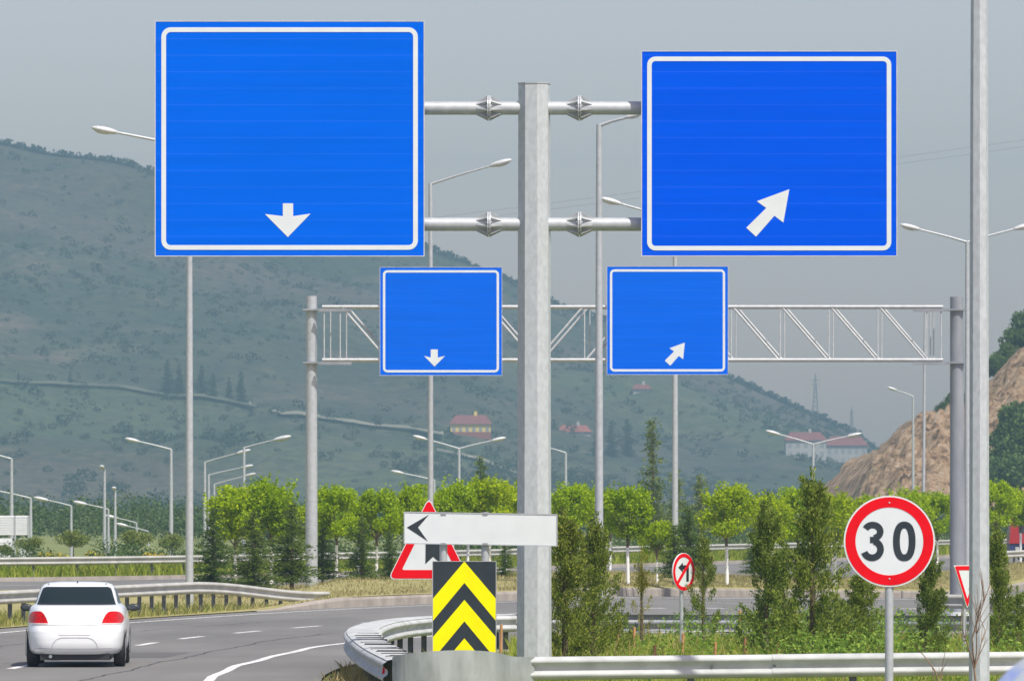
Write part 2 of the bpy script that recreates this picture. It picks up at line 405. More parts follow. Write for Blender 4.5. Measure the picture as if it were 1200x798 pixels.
# tar-sealed cracks and a patch in the old surface
mat('tar', (.055, .055, .055), (.035, .035, .035), 6, .7)
mat('patch_asphalt', (.118, .116, .106), (.092, .09, .082), 2.5, .9)
def seam(path, w, amp, sd):
    mb = MB(); pp = resample(path, max(8, int(plen(path)/.35))); q = [(x + amp*mnoise0(i*.13+sd), y + amp*mnoise0(i*.17+sd+9)) for i, (x, y) in enumerate(pp)]
    vs = []; fs = []
    for i, (x, y) in enumerate(q):
        hw = w*(.35 + .65*abs(mnoise0(i*.4+sd))); vs += [(x-hw, y-hw*.3, g(x,y)+.003), (x+hw, y+hw*.3, g(x,y)+.003)]
    for i in range(len(q)-1): fs.append((2*i, 2*i+1, 2*i+3, 2*i+2))
    mb.add(vs, fs); struct(mb, 'road_crack', 'tar')
def mnoise0(t): return math.sin(t*1.7)*.5 + math.sin(t*3.9+1)*.3 + math.sin(t*9.1+2)*.2
seam([p for p in offset(D, -2.1) if 95 < p[1] < 150], .035, .10, 1)
seam([p for p in offset(D, 2.6) if 130 < p[1] < 172], .03, .12, 5)
seam([(-9.4,126.5),(-7.6,127.2),(-5.2,126.6)], .05, .10, 3); seam([(-6.4,146),(-4.4,147.5),(-2.6,147)], .05, .12, 8)
ribbon_p = MB(); pa = [p for p in offset(D, -.55) if 124 < p[1] < 131]; pb = [p for p in offset(D, -1.75) if 124 < p[1] < 131]
ribbon(ribbon_p, pa, pb, 10, 3, .0025); struct(ribbon_p, 'road_patch', 'patch_asphalt')
# median with a stone kerb
K = [p for p in offset(L, 1.12) if p[0] > -7.2]
Kall = offset(L, 1.12)
def med_h(x, y, t): return (.02 + .24*sm(-6.5,-4.5,x)) + .24*math.sin(PI*min(1,max(0,t)))*sm(-9,-5,x) + .16*math.exp(-((x+5.5)**2/6 + (y-200)**2/60))
struct(ribbon(MB(), [p for p in Kall if p[1] > 130], [p for p in NE if p[0] > -22], 70, 10, .0, med_h), 'median_ground', 'dry_turf')
kb = MB(); kp = [(p[0], p[1], g(*p)) for p in resample(K, 90)]; prof_k = [(.14,-.05),(.14,.20),(.12,.262),(-.2,.268),(-.22,.24),(-.22,-.05)]; rs = []
for i, p in enumerate(kp):
    a, b = kp[max(i-1,0)], kp[min(i+1,len(kp)-1)]; dx, dy = b[0]-a[0], b[1]-a[1]; l = math.hypot(dx,dy); hk = .10 + .90*sm(-6.7,-4.5,p[0])
    rs.append([(p[0]+dy/l*o, p[1]-dx/l*o, p[2]+z*hk) for o, z in prof_k])
kb.rings(rs, False, False, False); struct(kb, 'kerb', 'kerb_stone')
fk = MB(); fk.sweep([(.1,0),(.1,.14),(-.2,.15),(-.2,0)], [(p[0],p[1],g(*p)) for p in resample(FE, 60)], -1); struct(fk, 'kerb', 'kerb_stone')

# traffic island
ISL = smooth_path([(-1.2,90.3),(-1.9,97.6),(-2.45,108),(-2.5,114.7),(-2.2,121),(-1.3,125.6),(1,127),(6,126.7),(12,124),(30,117)])
ISLN = resample([(-1.2,90.3),(30,86)], 40)
def isl_h(x, y, t): return .10 + .18*math.sin(PI*min(1,max(0,t)))
im = MB()
ribbon(im, resample(ISL, 60), resample([(-1.2,90.2),(0,86.5),(30,84)], 60), 60, 12, 0, isl_h); struct(im, 'traffic_island', 'ground_soil')
ik = MB(); ik.sweep([(-.12,0),(-.12,.12),(.1,.14),(.1,0)], [(p[0],p[1],0) for p in resample(ISL,80)], 1); struct(ik, 'kerb', 'kerb_stone')

# ------------------------------------------------------------------ hills
ridge_px = [(-1500,330),(-700,215),(-300,175),(-100,160),(0,164),(60,177),(130,184),(200,203),(330,243),(430,268),(500,288),(560,310),(600,328),(660,356),(720,378),(800,418),(870,450),(940,481),(1000,507),(1035,535),(1080,575),(1150,588),(2200,590)]
RXS = [PX(a, 3000) for a, b in ridge_px]; RZS = [PZ(b, 3000) for a, b in ridge_px]
from mathutils import noise as mnoise
def hill_z(X, Y):
    t = (Y - 1900) / 1100.0
    Xr = X * 3000 / max(Y, 900) if Y < 3000 else X
    zr = interp(RXS, RZS, Xr)
    if t <= 0: base = 0
    elif t <= 1: base = zr * (t**1.25 * .80 + .20*sm(0,1,t))
    else: base = zr * max(0, 1 - (t-1)*1.6)
    n = mnoise.fractal(Vector((X*.006, Y*.004, 3.1)), .9, 2.1, 5)
    n2 = mnoise.fractal(Vector((X*.03, Y*.015, 1.1)), .9, 2.1, 4)
    w = sm(0, .15, t) * (1 - .85*sm(.86, 1.0, t))
    gully = abs(math.sin(X*.019 + Y*.0016 + 2*n)) * 7
    return base + w*(n*9*min(1, zr/60) + n2*1.6 - gully*min(1, zr/80)) - (.5 if t <= 0 else 0)
def build_hills():
    xs = np.linspace(-880, 880, 300); ys = np.concatenate([np.linspace(1890, 3100, 170), np.linspace(3120, 3600, 14)])
    vs = np.array([(x, y, hill_z(x, y)) for y in ys for x in xs]); nx = len(xs)
    idx = np.arange(len(ys)*nx).reshape(len(ys), nx)
    f = np.stack([idx[:-1,:-1], idx[:-1,1:], idx[1:,1:], idx[1:,:-1]], -1).reshape(-1,4)
    o = link_mesh('hills', np_mesh('hills', vs, f, 'hillside', True)); o['kind'] = 'structure'
build_hills()
# a track across the hillside, laid on the slope
def hill_point(px, py):                                            # march the sight line to the slope
    Y = 1905.0
    while Y < 3000:
        if PZ(py, Y) <= hill_z(PX(px, Y), Y): return (PX(px, Y), Y, hill_z(PX(px, Y), Y))
        Y += 4
    return (PX(px, Y), Y, hill_z(PX(px, Y), Y))
def track(pxs, w, name='track', m='track_soil'):
    mb = MB(); pts = [hill_point(*p) for p in pxs]; vs = []; fs = []
    pts = resample(pts, 60)
    for i, p in enumerate(pts):
        for dy in (-w, w):
            y = p[1] + dy; vs.append((p[0], y, max(hill_z(p[0], y), p[2]-.5) + 1.1))
    for i in range(len(pts)-1): fs.append((2*i, 2*i+2, 2*i+3, 2*i+1))
    mb.add(vs, fs); struct(mb, name, m)
mat('pale_track', (.27, .25, .19), (.17, .17, .12), .08, .95)
mat('track_soil', (.13, .13, .085), (.05, .06, .035), .08, .95)
track([(0,450),(60,452),(120,456),(180,464),(240,468),(300,480)], 3.2)
track([(292,478),(330,489),(380,494),(440,502),(480,506),(520,516)], 4.5, m='pale_track')
track([(512,530),(560,540),(600,556),(640,565)], 4, m='pale_track')

def scatter_hill():
    rng = np.random.default_rng(5); cs = []; sz = []
    for _ in range(8000):
        px, t = rng.uniform(-150, 1060), rng.uniform(0.02, 1.0)
        Y = 1900 + 1100*t; X = PX(px, Y)
        n = mnoise.fractal(Vector((X*.012, Y*.004, 9)), .9, 2, 4)
        if n < rng.uniform(-.45, .55): continue
        z = hill_z(X, Y); r = rng.choice([.7,1.0,1.4,2.2], p=[.4,.3,.2,.1]) * rng.uniform(.8,1.2)
        k = 80 if t < .3 else 40
        if t < .3: r *= 1.5
        u = rng.normal(size=(k,3)); u /= np.linalg.norm(u, axis=1)[:,None]
        cs.append(np.array([X, Y, z + r*.5]) + u*r*np.array([1.2,1.2,.7])*rng.uniform(.5,1,(k,1))); sz.append(np.full(k, r*(.18 if t < .3 else .24)))
    for px in np.arange(-200, 1040, 1.1):                            # a fringe of scrub along the ridge
        if rng.random() < .35: continue
        Y = 2985; X = PX(px, Y); r = rng.uniform(.7, 2.2); z = hill_z(X, Y); k = 22
        u = rng.normal(size=(k,3)); u /= np.linalg.norm(u, axis=1)[:,None]
        cs.append(np.array([X, Y, z + r*.6]) + u*r*rng.uniform(.5,1,(k,1))); sz.append(np.full(k, r*.42))
    v, f = leaves(np.concatenate(cs), np.concatenate(sz), .9, rng=rng)
    o = link_mesh('hill_scrub', np_mesh('hill_scrub', v, f, 'hill_leaf')); tag(o, 'dark scrub scattered over the hazy hillside and its ridge', 'scrub', kind='stuff')
scatter_hill()

# the rocky road cutting on the right
cut_px = [(988,600),(1006,574),(1016,556),(1040,528),(1060,506),(1075,491),(1090,486),(1130,482),(1150,462),(1170,446),(1200,412),(1240,372),(1300,330),(1500,300),(1900,330)]
CXS = [PX(a, 770) for a, b in cut_px]; CZS = [PZ(b, 770) for a, b in cut_px]
def cut_z(X, Y):
    top = max(0, interp(CXS, CZS, X)); t = (Y - 715) / 55
    b = top * sm(-.1, 1.0, t) if t < 1 else top * (1 - .25*sm(1, 3, t))
    n = mnoise.fractal(Vector((X*.22, Y*.12, 2)), .8, 2.1, 5); n2 = mnoise.fractal(Vector((X*.9, Y*.5, 7)), .8, 2.1, 3)
    return b + (n*1.5 + n2*.8) * sm(0, .3, t) * (1 - .5*sm(.9, 1.1, t)) * min(1, top/6) - (.3 if t <= 0 else 0)
def build_cut():
    xs = np.linspace(24, 140, 420); ys = np.concatenate([np.linspace(705, 775, 120), np.linspace(778, 900, 16)])
    vs = np.array([(x, y, cut_z(x, y)) for y in ys for x in xs]); nx = len(xs)
    idx = np.arange(len(ys)*nx).reshape(len(ys), nx); f = np.stack([idx[:-1,:-1], idx[:-1,1:], idx[1:,1:], idx[1:,:-1]], -1).reshape(-1,4)
    o = link_mesh('rock_cutting', np_mesh('rock_cutting', vs, f, 'cut_rock')); o['kind'] = 'structure'
build_cut()

# ------------------------------------------------------------------ vegetation prototypes (meshes only; objects are linked per plant)
def lime_crown(seed):
    rng = np.random.default_rng(seed); cs = []
    for k in range(24):
        a = rng.uniform(0, 2*PI); r = .72*math.sqrt(rng.uniform(0,1)); z = rng.uniform(1.65, 2.95)
        r *= 1 if 1.9 < z < 2.6 else .72
        c = np.array([r*math.cos(a), r*math.sin(a), z]); n = 270
        u = rng.normal(size=(n,3)); u /= np.linalg.norm(u,axis=1)[:,None]
        cs.append(c + u * rng.uniform(.1, 1, (n,1))**.6 * np.array([.33,.33,.30])*rng.uniform(.75,1.2))
    n = 120                                                           # upright spring shoots
    for k in range(26):
        a = rng.uniform(0, 2*PI); r = rng.uniform(.1,.85); t = rng.uniform(0,1,14)[:,None]; l = rng.uniform(.3,.6)
        p0 = np.array([math.cos(a)*r, math.sin(a)*r, 2.75-.5*r*r]); d = np.array([math.cos(a)*.25, math.sin(a)*.25, 1])
        cs.append(p0 + d*t*l + rng.normal(size=(14,3))*.025)
    v, f = leaves(np.concatenate(cs), .052, .7, rng=rng); return np_mesh('crown', v, f, 'lime_leaf')
def lime_trunk(seed):
    rng = random.Random(seed); mb = MB()
    mb.tube([(0,0,-.1),(.01,0,.7),(.02,.01,1.3),(0,.01,1.75)], [.06,.052,.047,.04], 8)
    for k in range(7):
        a = k*2*PI/7 + rng.uniform(-.3,.3); l = rng.uniform(.45,.75); z0 = rng.uniform(1.3,1.75)
        mb.tube([(0,.01,z0),(.3*l*math.cos(a),.3*l*math.sin(a),z0+.4*l),(.8*l*math.cos(a),.8*l*math.sin(a),z0+1.35*l)], [.026,.018,.006], 5)
    return mb
def spruce_crown(seed, h=1.0, sparse=1.0, m='spruce_leaf', wide=.28):
    rng = np.random.default_rng(seed); cs = []; ds = []
    nl = 22
    for k in range(nl):
        z = .03 + .95*(k/nl)**1.05; R_ = wide*(1-z)**.72*rng.uniform(.7,1.3) + .012
        nb = int(8*sparse*(1-z)+4)
        for b in range(nb):
            a = rng.uniform(0, 2*PI); rr = R_*rng.uniform(.45, 1.25); n = int(10 + 60*rr/.28)
            t = rng.uniform(.1, 1, n)
            p = np.stack([np.cos(a)*rr*t, np.sin(a)*rr*t, z + .16*rr*t - .05*rr*t*t/.28], 1)
            p += rng.normal(size=(n,3))*np.array([.020,.020,.014])
            cs.append(p); ds.append(np.tile([math.cos(a), math.sin(a), .25], (n,1)))
    c = np.concatenate(cs)*h; v, f = leaves(c, .0155*h, .5, rng=rng, dirs=np.concatenate(ds)); return np_mesh('crown', v, f, m)
def straight_trunk(h, r, m=None):
    mb = MB(); mb.tube([(0,0,-.1),(0,0,h*.5),(0,0,h*.93)], [r, r*.6, r*.12], 7); return mb
def cypress_crown(seed, n_sp=9, fill=190, wide=.16, m='cypress_leaf', gap=.0):
    rng = np.random.default_rng(seed); cs = []; ds = []                # unit height, feathery upright sprays
    for k in range(n_sp*9):
        z = rng.uniform(.07, .93); a = rng.uniform(0, 2*PI)
        prof = (min(1, (z+.10)/.2))**.7 * (1-z)**.92*1.5
        rr = wide*prof*rng.uniform(.2, 1.25)
        if rng.random() < gap: continue
        c = np.array([math.cos(a)*rr, math.sin(a)*rr, z]); L_ = rng.uniform(.06,.13)*(1.1-.45*z)
        q_ = rng.uniform(.4, 1.1); d = np.array([math.cos(a)*q_, math.sin(a)*q_, 1.0]); d /= np.linalg.norm(d)
        n = fill; t = rng.uniform(-.5, 1, n)
        w = .026*(1-np.abs(t)*.75)[:,None]
        cs.append(c + d*(t*L_)[:,None] + rng.normal(size=(n,3))*w); ds.append(np.tile(d, (n,1)))
    n = 700; z = rng.uniform(.2,1.04,n)
    cs.append(np.stack([rng.normal(size=n)*.010, rng.normal(size=n)*.010, z], 1)); ds.append(np.tile([0,0,1.0],(n,1)))
    v, f = leaves(np.concatenate(cs), .0095, .5, rng=rng, dirs=np.concatenate(ds)); return np_mesh('crown', v, f, m)
def bush_crown(seed, m, n=1100, clumps=12, size=.10, sx=.8, sz=.55, cz=.55):
    rng = np.random.default_rng(seed); cs = []
    for k in range(clumps):
        u = rng.normal(size=3); u /= np.linalg.norm(u); c = u*rng.uniform(.2,.75)*np.array([sx,sx,sz]) + np.array([0,0,cz])
        q = rng.normal(size=(n//clumps,3)); q /= np.linalg.norm(q,axis=1)[:,None]
        cs.append(c + q*rng.uniform(.2,1,(len(q),1))**.5*.30*np.array([1.1,1.1,.85]))
    v, f = leaves(np.concatenate(cs), size, .75, rng=rng); return np_mesh('crown', v, f, m)
LIME = [(lime_crown(s), lime_trunk(s)) for s in (1,2,3,4)]
def finish(mb, name, m):
    o = mb.build(name, m); me = o.data; bpy.data.objects.remove(o); return me
LIME = [(c, finish(t, 'trunk', 'painted_trunk')) for c, t in LIME]
SPRUCE = [spruce_crown(s) for s in (1,2,3)]
HILLP = [spruce_crown(s, 1, 1.2, 'hill_leaf', .24) for s in (21,22,23)]
CEDAR = spruce_crown(9, 1, .30, 'olive_leaf', .20)
ST = finish(straight_trunk(1, .022), 'trunk', 'bark')
CYP = [cypress_crown(1, 10, 220, .16, gap=.06), cypress_crown(2, 11, 220, .18, gap=.06), cypress_crown(3, 9, 240, .13), cypress_crown(4, 4, 130, .13, 'yellow_cypress_leaf', .3), cypress_crown(5, 6, 190, .15, 'cypress_leaf', .25)]
OLIVE = [bush_crown(s, 'olive_leaf', 2600, 18, .045, .85, .34, 1.35) for s in (1,2)]
OT = finish(straight_trunk(1.4, .05), 'trunk', 'bark')
FARB = [bush_crown(s, 'cut_leaf', 5000, 26, .055) for s in (1,2,3)]
FLOW = [bush_crown(s, 'yellow_flower', 700, 9, .08, .7, .4, .4) for s in (5,6)]
STEM = finish(straight_trunk(.8, .05), 'trunk', 'bark')
def plant(name, crown, trunk, X, Y, z, sc, label, cat, group, rz=None, tilt=0):
    o = thing(name, label, cat, (X, Y, z), group)
    s3 = sc if hasattr(sc, '__len__') else (sc, sc, sc)
    o.scale = s3; o.rotation_euler = (0, tilt, random.uniform(0, 6.28) if rz is None else rz)
    link_mesh('crown', crown, o); link_mesh('trunk', trunk, o); return o
def medz(X, Y):                                                     # height of the median under a tree
    return g(X, Y) + .3 if X > -6 else .1

# ------------------------------------------------------------------ trees, shrubs and other planting
LG = 'round lime-green trees along the median'
lime_list = [  # px of trunk, Y, crown-top row, label
 (276,216,562,'lime-green tree with white-painted trunk, leftmost on the median beside the plain lamp post'),
 (318,217,556,'lime-green tree just left of the far gantry\'s left post, tallest crown there'),
 (394,222,566,'lime-green tree with white trunk just right of the far gantry\'s left post'),
 (441,223,567,'lime-green tree between the gantry post and the lamp post of the white arrow board'),
 (484,225,566,'lime-green tree above the left tip of the white arrow board'),
 (530,226,560,'lime-green tree above the middle of the white arrow board, under the double lamp'),
 (573,227,556,'lime-green tree above the white arrow board, left of the big octagonal pole'),
 (612,229,562,'lime-green tree half hidden behind the big octagonal sign pole'),
 (664,232,560,'lime-green tree just right of the octagonal pole above the arrow board'),
 (700,240,562,'lime-green tree behind the slim lamp post right of the octagonal pole'),
 (736,216,566,'lime-green tree with leaning white trunk, left of the tall spruce'),
 (770,222,606,'small low lime-green tree with a white trunk above the no-left-turn sign'),
 (852,230,562,'lime-green tree with full round crown and white trunk right of the no-left-turn sign'),
 (905,240,574,'lime-green tree behind the dark cypress under the low double lamp'),
 (936,246,570,'lime-green tree under the low double lamp right of its post'),
 (978,245,574,'lime-green tree with white trunk just left of the 30 sign'),
 (1020,262,576,'lime-green tree directly above and behind the 30 sign'),
 (1062,268,568,'lime-green tree right of the 30 sign, in front of the rock cutting'),
 (1098,285,574,'lime-green tree left of the far gantry\'s thick right post'),
 (1168,290,562,'lime-green tree right of the tall right-hand lamp post'),
 (1196,311,570,'lime-green tree with white trunk in front of the red truck at the right edge')]
for i, (px, Y, top, lb) in enumerate(lime_list):
    X = PX(px, Y); z = 2.8 - 91*216/F + .05 if False else medz(X, Y)
    hgt = PZ(top, Y) - z; s = hgt / 3.25
    c, t = LIME[i % 4]
    plant('lime_tree', c, t, X, Y, z, (s*1.04*(1.15 if i < 2 else 1)*random.uniform(.9,1.08), s*1.04, s*random.uniform(.97,1.03)), lb, 'tree', LG)
for px, Y, top, lb in [
 (366,262,580,'pale lime-green tree standing behind the far gantry\'s left post'),
 (420,268,578,'lime-green tree in the gap behind the two trees right of the gantry\'s left post'),
 (508,272,574,'lime-green tree behind the post of the lamp under the left far sign'),
 (548,275,572,'lime-green tree behind the row, above the right half of the arrow board'),
 (592,278,566,'lime-green tree deep behind the row, close left of the octagonal pole'),
 (640,282,570,'lime-green tree deep behind the octagonal pole, right edge showing'),
 (715,284,568,'lime-green tree in the back row between slim lamp post and leaning white trunk'),
 (1130,300,580,'lime-green tree in the back row behind the gantry\'s right post')]:
    X = PX(px, Y); c, t = LIME[int(px) % 4]; s = (PZ(top, Y)) / 3.25
    plant('lime_tree', c, t, X, Y, 0, (s*1.0, s*1.0, s*.93), lb, 'tree', LG)
SG = 'dark spruces and shrubs on the median'
for i, (px, Y, base, top, wide, lb) in enumerate([
 (250,206,686,592,1.25,'dark bushy spruce under the leftmost lime-green tree, nearest the plain lamp post'),
 (297,204,690,596,1.3,'dark bushy spruce between the two leftmost lime-green trees'),
 (342,205,684,586,1.3,'dark bushy spruce close to the left of the far gantry\'s left post'),
 (378,212,680,615,1.2,'low dark spruce touching the right side of the gantry\'s left post'),
 (424,207,688,602,1.15,'dark blue-green pyramid spruce left of the red warning triangle'),
 (456,214,678,620,1.1,'small dark spruce partly behind the red warning triangle'),
 (592,220,676,630,1.1,'dark spruce seen between chevron board and octagonal pole'),
 (806,224,670,590,1.2,'dark spruce behind the no-left-turn sign\'s right edge'),
 (790,218,678,612,1.4,'wide dark spruce directly behind the no-left-turn sign'),
 (884,236,672,622,1.3,'low dark spruce right of the full lime tree with white trunk'),
 (1040,262,670,610,1.2,'dark spruce behind the 30 sign')]):
    X = PX(px, Y); z = PZ(base, Y); h = PZ(top, Y) - z
    plant('spruce_tree', SPRUCE[i%3], ST, X, Y, max(z, medz(X,Y)-.3), (h*wide, h*wide, h), lb, 'tree', SG)
for px, Y, top, w, lb, cr in [
 (765,400,484,.75,'tall thin sparse spruce rising above the lime trees under the right far sign',CEDAR),
 (792,405,545,1.0,'sparse spruce just right of the tall thin one, crossed by a lamp post',CEDAR),
 (563,420,530,.7,'narrow dark spruce above the lime trees below the yellow house',SPRUCE[1]),
 (820,410,552,1.0,'sparse spruce behind the full round lime tree, left of its crown',CEDAR)]:
    h = PZ(top, Y) + .1; plant('spruce_tree', cr, ST, PX(px, Y), Y, -.1, (h*w, h*w, h), lb, 'tree', 'tall spruces beyond the median')
CG = 'cypresses on the traffic island'
for i, (px, Y, base, top, wide, k, tl, lb) in enumerate([
 (662,106,800,602,1.15,0,0,'tall dark cypress touching the right side of the octagonal sign pole'),
 (694,110,795,606,1.0,1,.03,'tall dark cypress second from the octagonal sign pole'),
 (752,118,785,645,.85,3,0,'thin yellowish sparse cypress between octagonal pole and no-left-turn sign'),
 (824,117,785,622,.8,4,0,'slim open cypress just right of the no-left-turn sign'),
 (897,112,790,582,.95,2,.02,'tall narrow cypress below the low double lamp\'s left head'),
 (952,103,806,556,.95,0,0,'tallest dark cypress, left of the 30 sign'),
 (918,116,780,640,.8,4,0,'brownish thin cypress squeezed between two tall dark ones'),
 (1008,106,800,668,1.3,1,0,'broad dark cypress below the 30 sign, left of its post'),
 (1080,108,796,640,.95,2,.10,'leaning cypress right of the 30 sign'),
 (1170,115,790,612,.8,2,0,'narrow dark cypress right of the right-hand lamp post'),
 (1192,106,800,690,1.4,4,0,'loose low cypress at the right edge of the picture'),
 (980,112,790,690,1.3,4,0,'pale thin cypress between the tallest one and the 30 sign post')]):
    X = PX(px, Y); z = .12; h = PZ(top, Y) - z
    plant('cypress', CYP[k], ST, X, Y, z, (h*wide*.95, h*wide*.95, h), lb, 'cypress', CG, tilt=tl, rz=0 if tl else None)
OG = 'small round olive-coloured trees beyond the far guardrail'
for i, (px, Y, top, lb) in enumerate([(34,300,626,'small olive tree beside the white clad hoarding'),
 (86,305,618,'small olive tree left of the two lamp posts seen end-on'),(161,300,618,'round olive tree right of the two lamp posts seen end-on'),
 (201,305,622,'small flat olive tree at the foot of the single-arm lamp post'),(6,300,636,'small olive tree at the picture\'s left edge')]):
    X = PX(px, Y); s = PZ(top, Y) / 1.85; o = plant('olive_tree', OLIVE[i%2], OT, X, Y, 0, s*1.0, lb, 'tree', OG)
for i, (px, Y, w, lb) in enumerate([(62,290,1.3,'yellow flowering bush left of the olive tree behind the guardrail'),(108,292,1.0,'yellow flowering bush between olive tree and end-on lamp posts'),
 (181,290,1.1,'bright yellow flowering bush between the round and the flat olive tree')]):
    plant('flowering_bush', FLOW[i%2], STEM, PX(px, Y), Y, .1, (w, w, .9), lb, 'bush', 'yellow bushes behind the far guardrail')
# far belt of trees, one mass
def belt():
    rng = np.random.default_rng(3); cs = []; sz = []
    rows = [(px, rng.uniform(500, 720), rng.uniform(1.0, 2.0)*(1.2 if px < 240 else 1)) for px in np.arange(-260, 1500, 7)]
    rows += [(px, rng.uniform(318, 420), rng.uniform(.45, .95)) for px in np.arange(-200, 1400, 7)]
    for px, Y, r in rows:
        X = PX(px + rng.uniform(-5,5), Y); k = 620
        if Y < 430:
            if px < 52: continue
            Y = interp([-60,-27,-15,-7,7,15,24,50,90], [236,256,266,290,342,370,398,470,560], X) + rng.uniform(0, 40); k = 260
        u = rng.normal(size=(k,3)); u /= np.linalg.norm(u,axis=1)[:,None]
        lob = 1 + .25*np.sin(u[:,0]*5 + px)*np.cos(u[:,2]*4 + px)
        cs.append(np.array([X, Y, r*.85]) + u*(r*lob*rng.uniform(.45,1,k))[:,None]*np.array([1.25,1.25,1])); sz.append(np.full(k, .12 if Y > 480 else .06))
    v, f = leaves(np.concatenate(cs), np.concatenate(sz), .8, rng=rng)
    tag(link_mesh('tree_belt', np_mesh('tree_belt', v, f, 'far_leaf')), 'hazy belt of green trees below the far hills', 'trees', kind='stuff')
belt()
# trees above and beside the rock cutting
i = 0
for px, py, Y, r, lb in [(1106,481,790,1.1,'dark round tree on the cutting\'s crest left of the gantry\'s right post'),
 (1122,470,792,1.3,'dark tree on the crest of the rock cutting behind the gantry\'s right post'),
 (1166,432,795,1.7,'light green round tree on the cutting\'s crest, just right of the tall lamp post'),
 (1178,418,797,1.7,'mid green tree on the cutting\'s crest, second from the tall lamp post'),
 (1192,402,800,2.1,'tall dark tree on the cutting\'s crest at the right edge'),
 (1211,385,802,2.6,'dark tree on the cutting\'s crest half outside the right edge'),
 (1178,516,716,2.2,'dark tree at the cutting\'s foot, upper one right of the tall lamp post'),
 (1197,498,718,2.8,'big dark tree at the foot of the cutting touching the right edge'),
 (1170,546,712,2.0,'dark green tree at the foot of the cutting, low beside the tall lamp post'),
 (1190,536,711,2.5,'dark green tree at the foot of the cutting, low at the right edge'),
 (1182,552,709,2.2,'low green bush tree at the foot of the cutting under the others'),
 (1206,510,722,2.6,'dark tree in the middle of the mass at the cutting\'s foot'),
 (1172,566,706,2.4,'low bush tree under the dark trees, nearest the tall lamp post'),
 (1196,560,706,2.6,'low bush tree under the dark trees, touching the right edge above the lime trees'),
 (1215,520,712,3.4,'dark green tree at the foot of the cutting just outside the right edge')]:
    X = PX(px, Y); zc = PZ(py, Y); zg = max(0, cut_z(X, Y)) if Y > 720 else 0
    z0 = min(zg, zc - r) ; s = r/1.0
    o = thing('broadleaf_tree', lb, 'tree', (X, Y, z0), 'trees around the rock cutting')
    c = link_mesh('crown', FARB[i%3], o, (0,0,zc - z0 - .55*s*1.1)); c.scale = (s*1.35, s*1.35, s*1.5); c.rotation_euler = (0,0,i*1.7)
    t = link_mesh('trunk', STEM, o); t.scale = (2, 2, max(.5, (zc - z0)/.8)); i += 1
# poplars and pines on the hillside
for k, (px, base, h, lb) in enumerate([(196,462,40,'leftmost dark pine in the clump on the hillside behind the plain lamp post'),(210,463,34,'dark pine in the hillside clump, touching the plain lamp post'),
 (236,464,36,'dark pine in the hillside clump right of the plain lamp post'),(250,470,30,'short dark pine in the hillside clump'),(268,470,28,'dark pine in the clump, second from its right end'),(282,474,38,'rightmost tall dark pine in the hillside clump'),
 (82,452,18,'lone dark bushy tree at the hillside track'),(22,450,14,'dark bush tree left end of the hillside track'),
 (700,535,36,'poplar on the slope left of the tall thin spruce'),(716,535,40,'poplar on the slope, taller one beside the slim lamp post'),(735,536,44,'poplar on the slope nearest the tall thin spruce')]):
    X, Y, z = hill_point(px, base); hh = h*Y/F
    plant('hill_tree', HILLP[k%3], ST, X, Y, z-.5, (hh*.95, hh*.95, hh*1.1), lb, 'tree', 'dark trees on the hillside')

# ------------------------------------------------------------------ grass
def grass(name, pts, h, w, m, label, lean=.35, seed=4):
    rng = np.random.default_rng(seed); n = len(pts); a = rng.uniform(0, 2*PI, n); hh = h*rng.uniform(.45, 1.25, n)
    d = np.stack([np.cos(a), np.sin(a), np.zeros(n)], 1); ln = rng.normal(size=(n,3))*lean; ln[:,2] = 1; tip = pts + ln*hh[:,None]
    mid_ = pts + ln*hh[:,None]*np.array([.4,.4,.58])
    v = np.stack([pts - d*w, pts + d*w, mid_ + d*w*.8, tip, mid_ - d*w*.8], 1).reshape(-1,3)
    f = (np.arange(n)*5)[:,None] + np.array([0,1,2,3,4])
    tag(link_mesh(name, np_mesh(name, v, f, m)), label, 'grass', kind='stuff')
def in_island(n, seed, ymin=91.5):
    rng = np.random.default_rng(seed); xs = np.array([p[0] for p in ISL]); out = []
    while len(out) < n:
        x, y = rng.uniform(-2.4, 13), rng.uniform(ymin, 127)
        yfar = np.interp(x, [-1.3,1,6,12,30], [125.6,127,126.7,124,117])
        xl = np.interp(y, [90.3,97.6,108,114.7,121,125.6], [-1.2,-1.9,-2.45,-2.5,-2.2,-1.3])
        if x < .0 and y > 112: continue
        if x < .3 and y > 100 and rng.random() < .5: continue
        if x > xl + .05 and y < yfar - .2: out.append((x, y, .1 + .10*min(1, (x-xl)/2)))
    return np.array(out)
grass('island_grass', in_island(70000, 1), .27, .009, 'island_blade', 'tall green and straw-coloured grass growing on the traffic island')
rng_ = np.random.default_rng(8)
wp = in_island(2600, 2); wv = []
keep = np.array([(mnoise.noise(Vector((p[0]*.5, p[1]*.2, 3))) > .05) and p[0] > 1.6 for p in wp]); wp = wp[keep]
wc = np.repeat(wp, 26, 0); wh = np.clip(np.repeat(np.array([.30 + .45*sm(1.5,4,p[0]) for p in wp]), 26), .2, .9)
wc = wc + rng_.normal(size=wc.shape)*np.array([.14,.14,0]); wc[:,2] += rng_.uniform(.02, 1, len(wc))*wh
v, f = leaves(wc, .035, .6, rng=rng_); tag(link_mesh('island_weeds', np_mesh('island_weeds', v, f, 'weed_leaf')), 'lush leafy weeds and low shrubs covering the traffic island', 'weeds', kind='stuff')
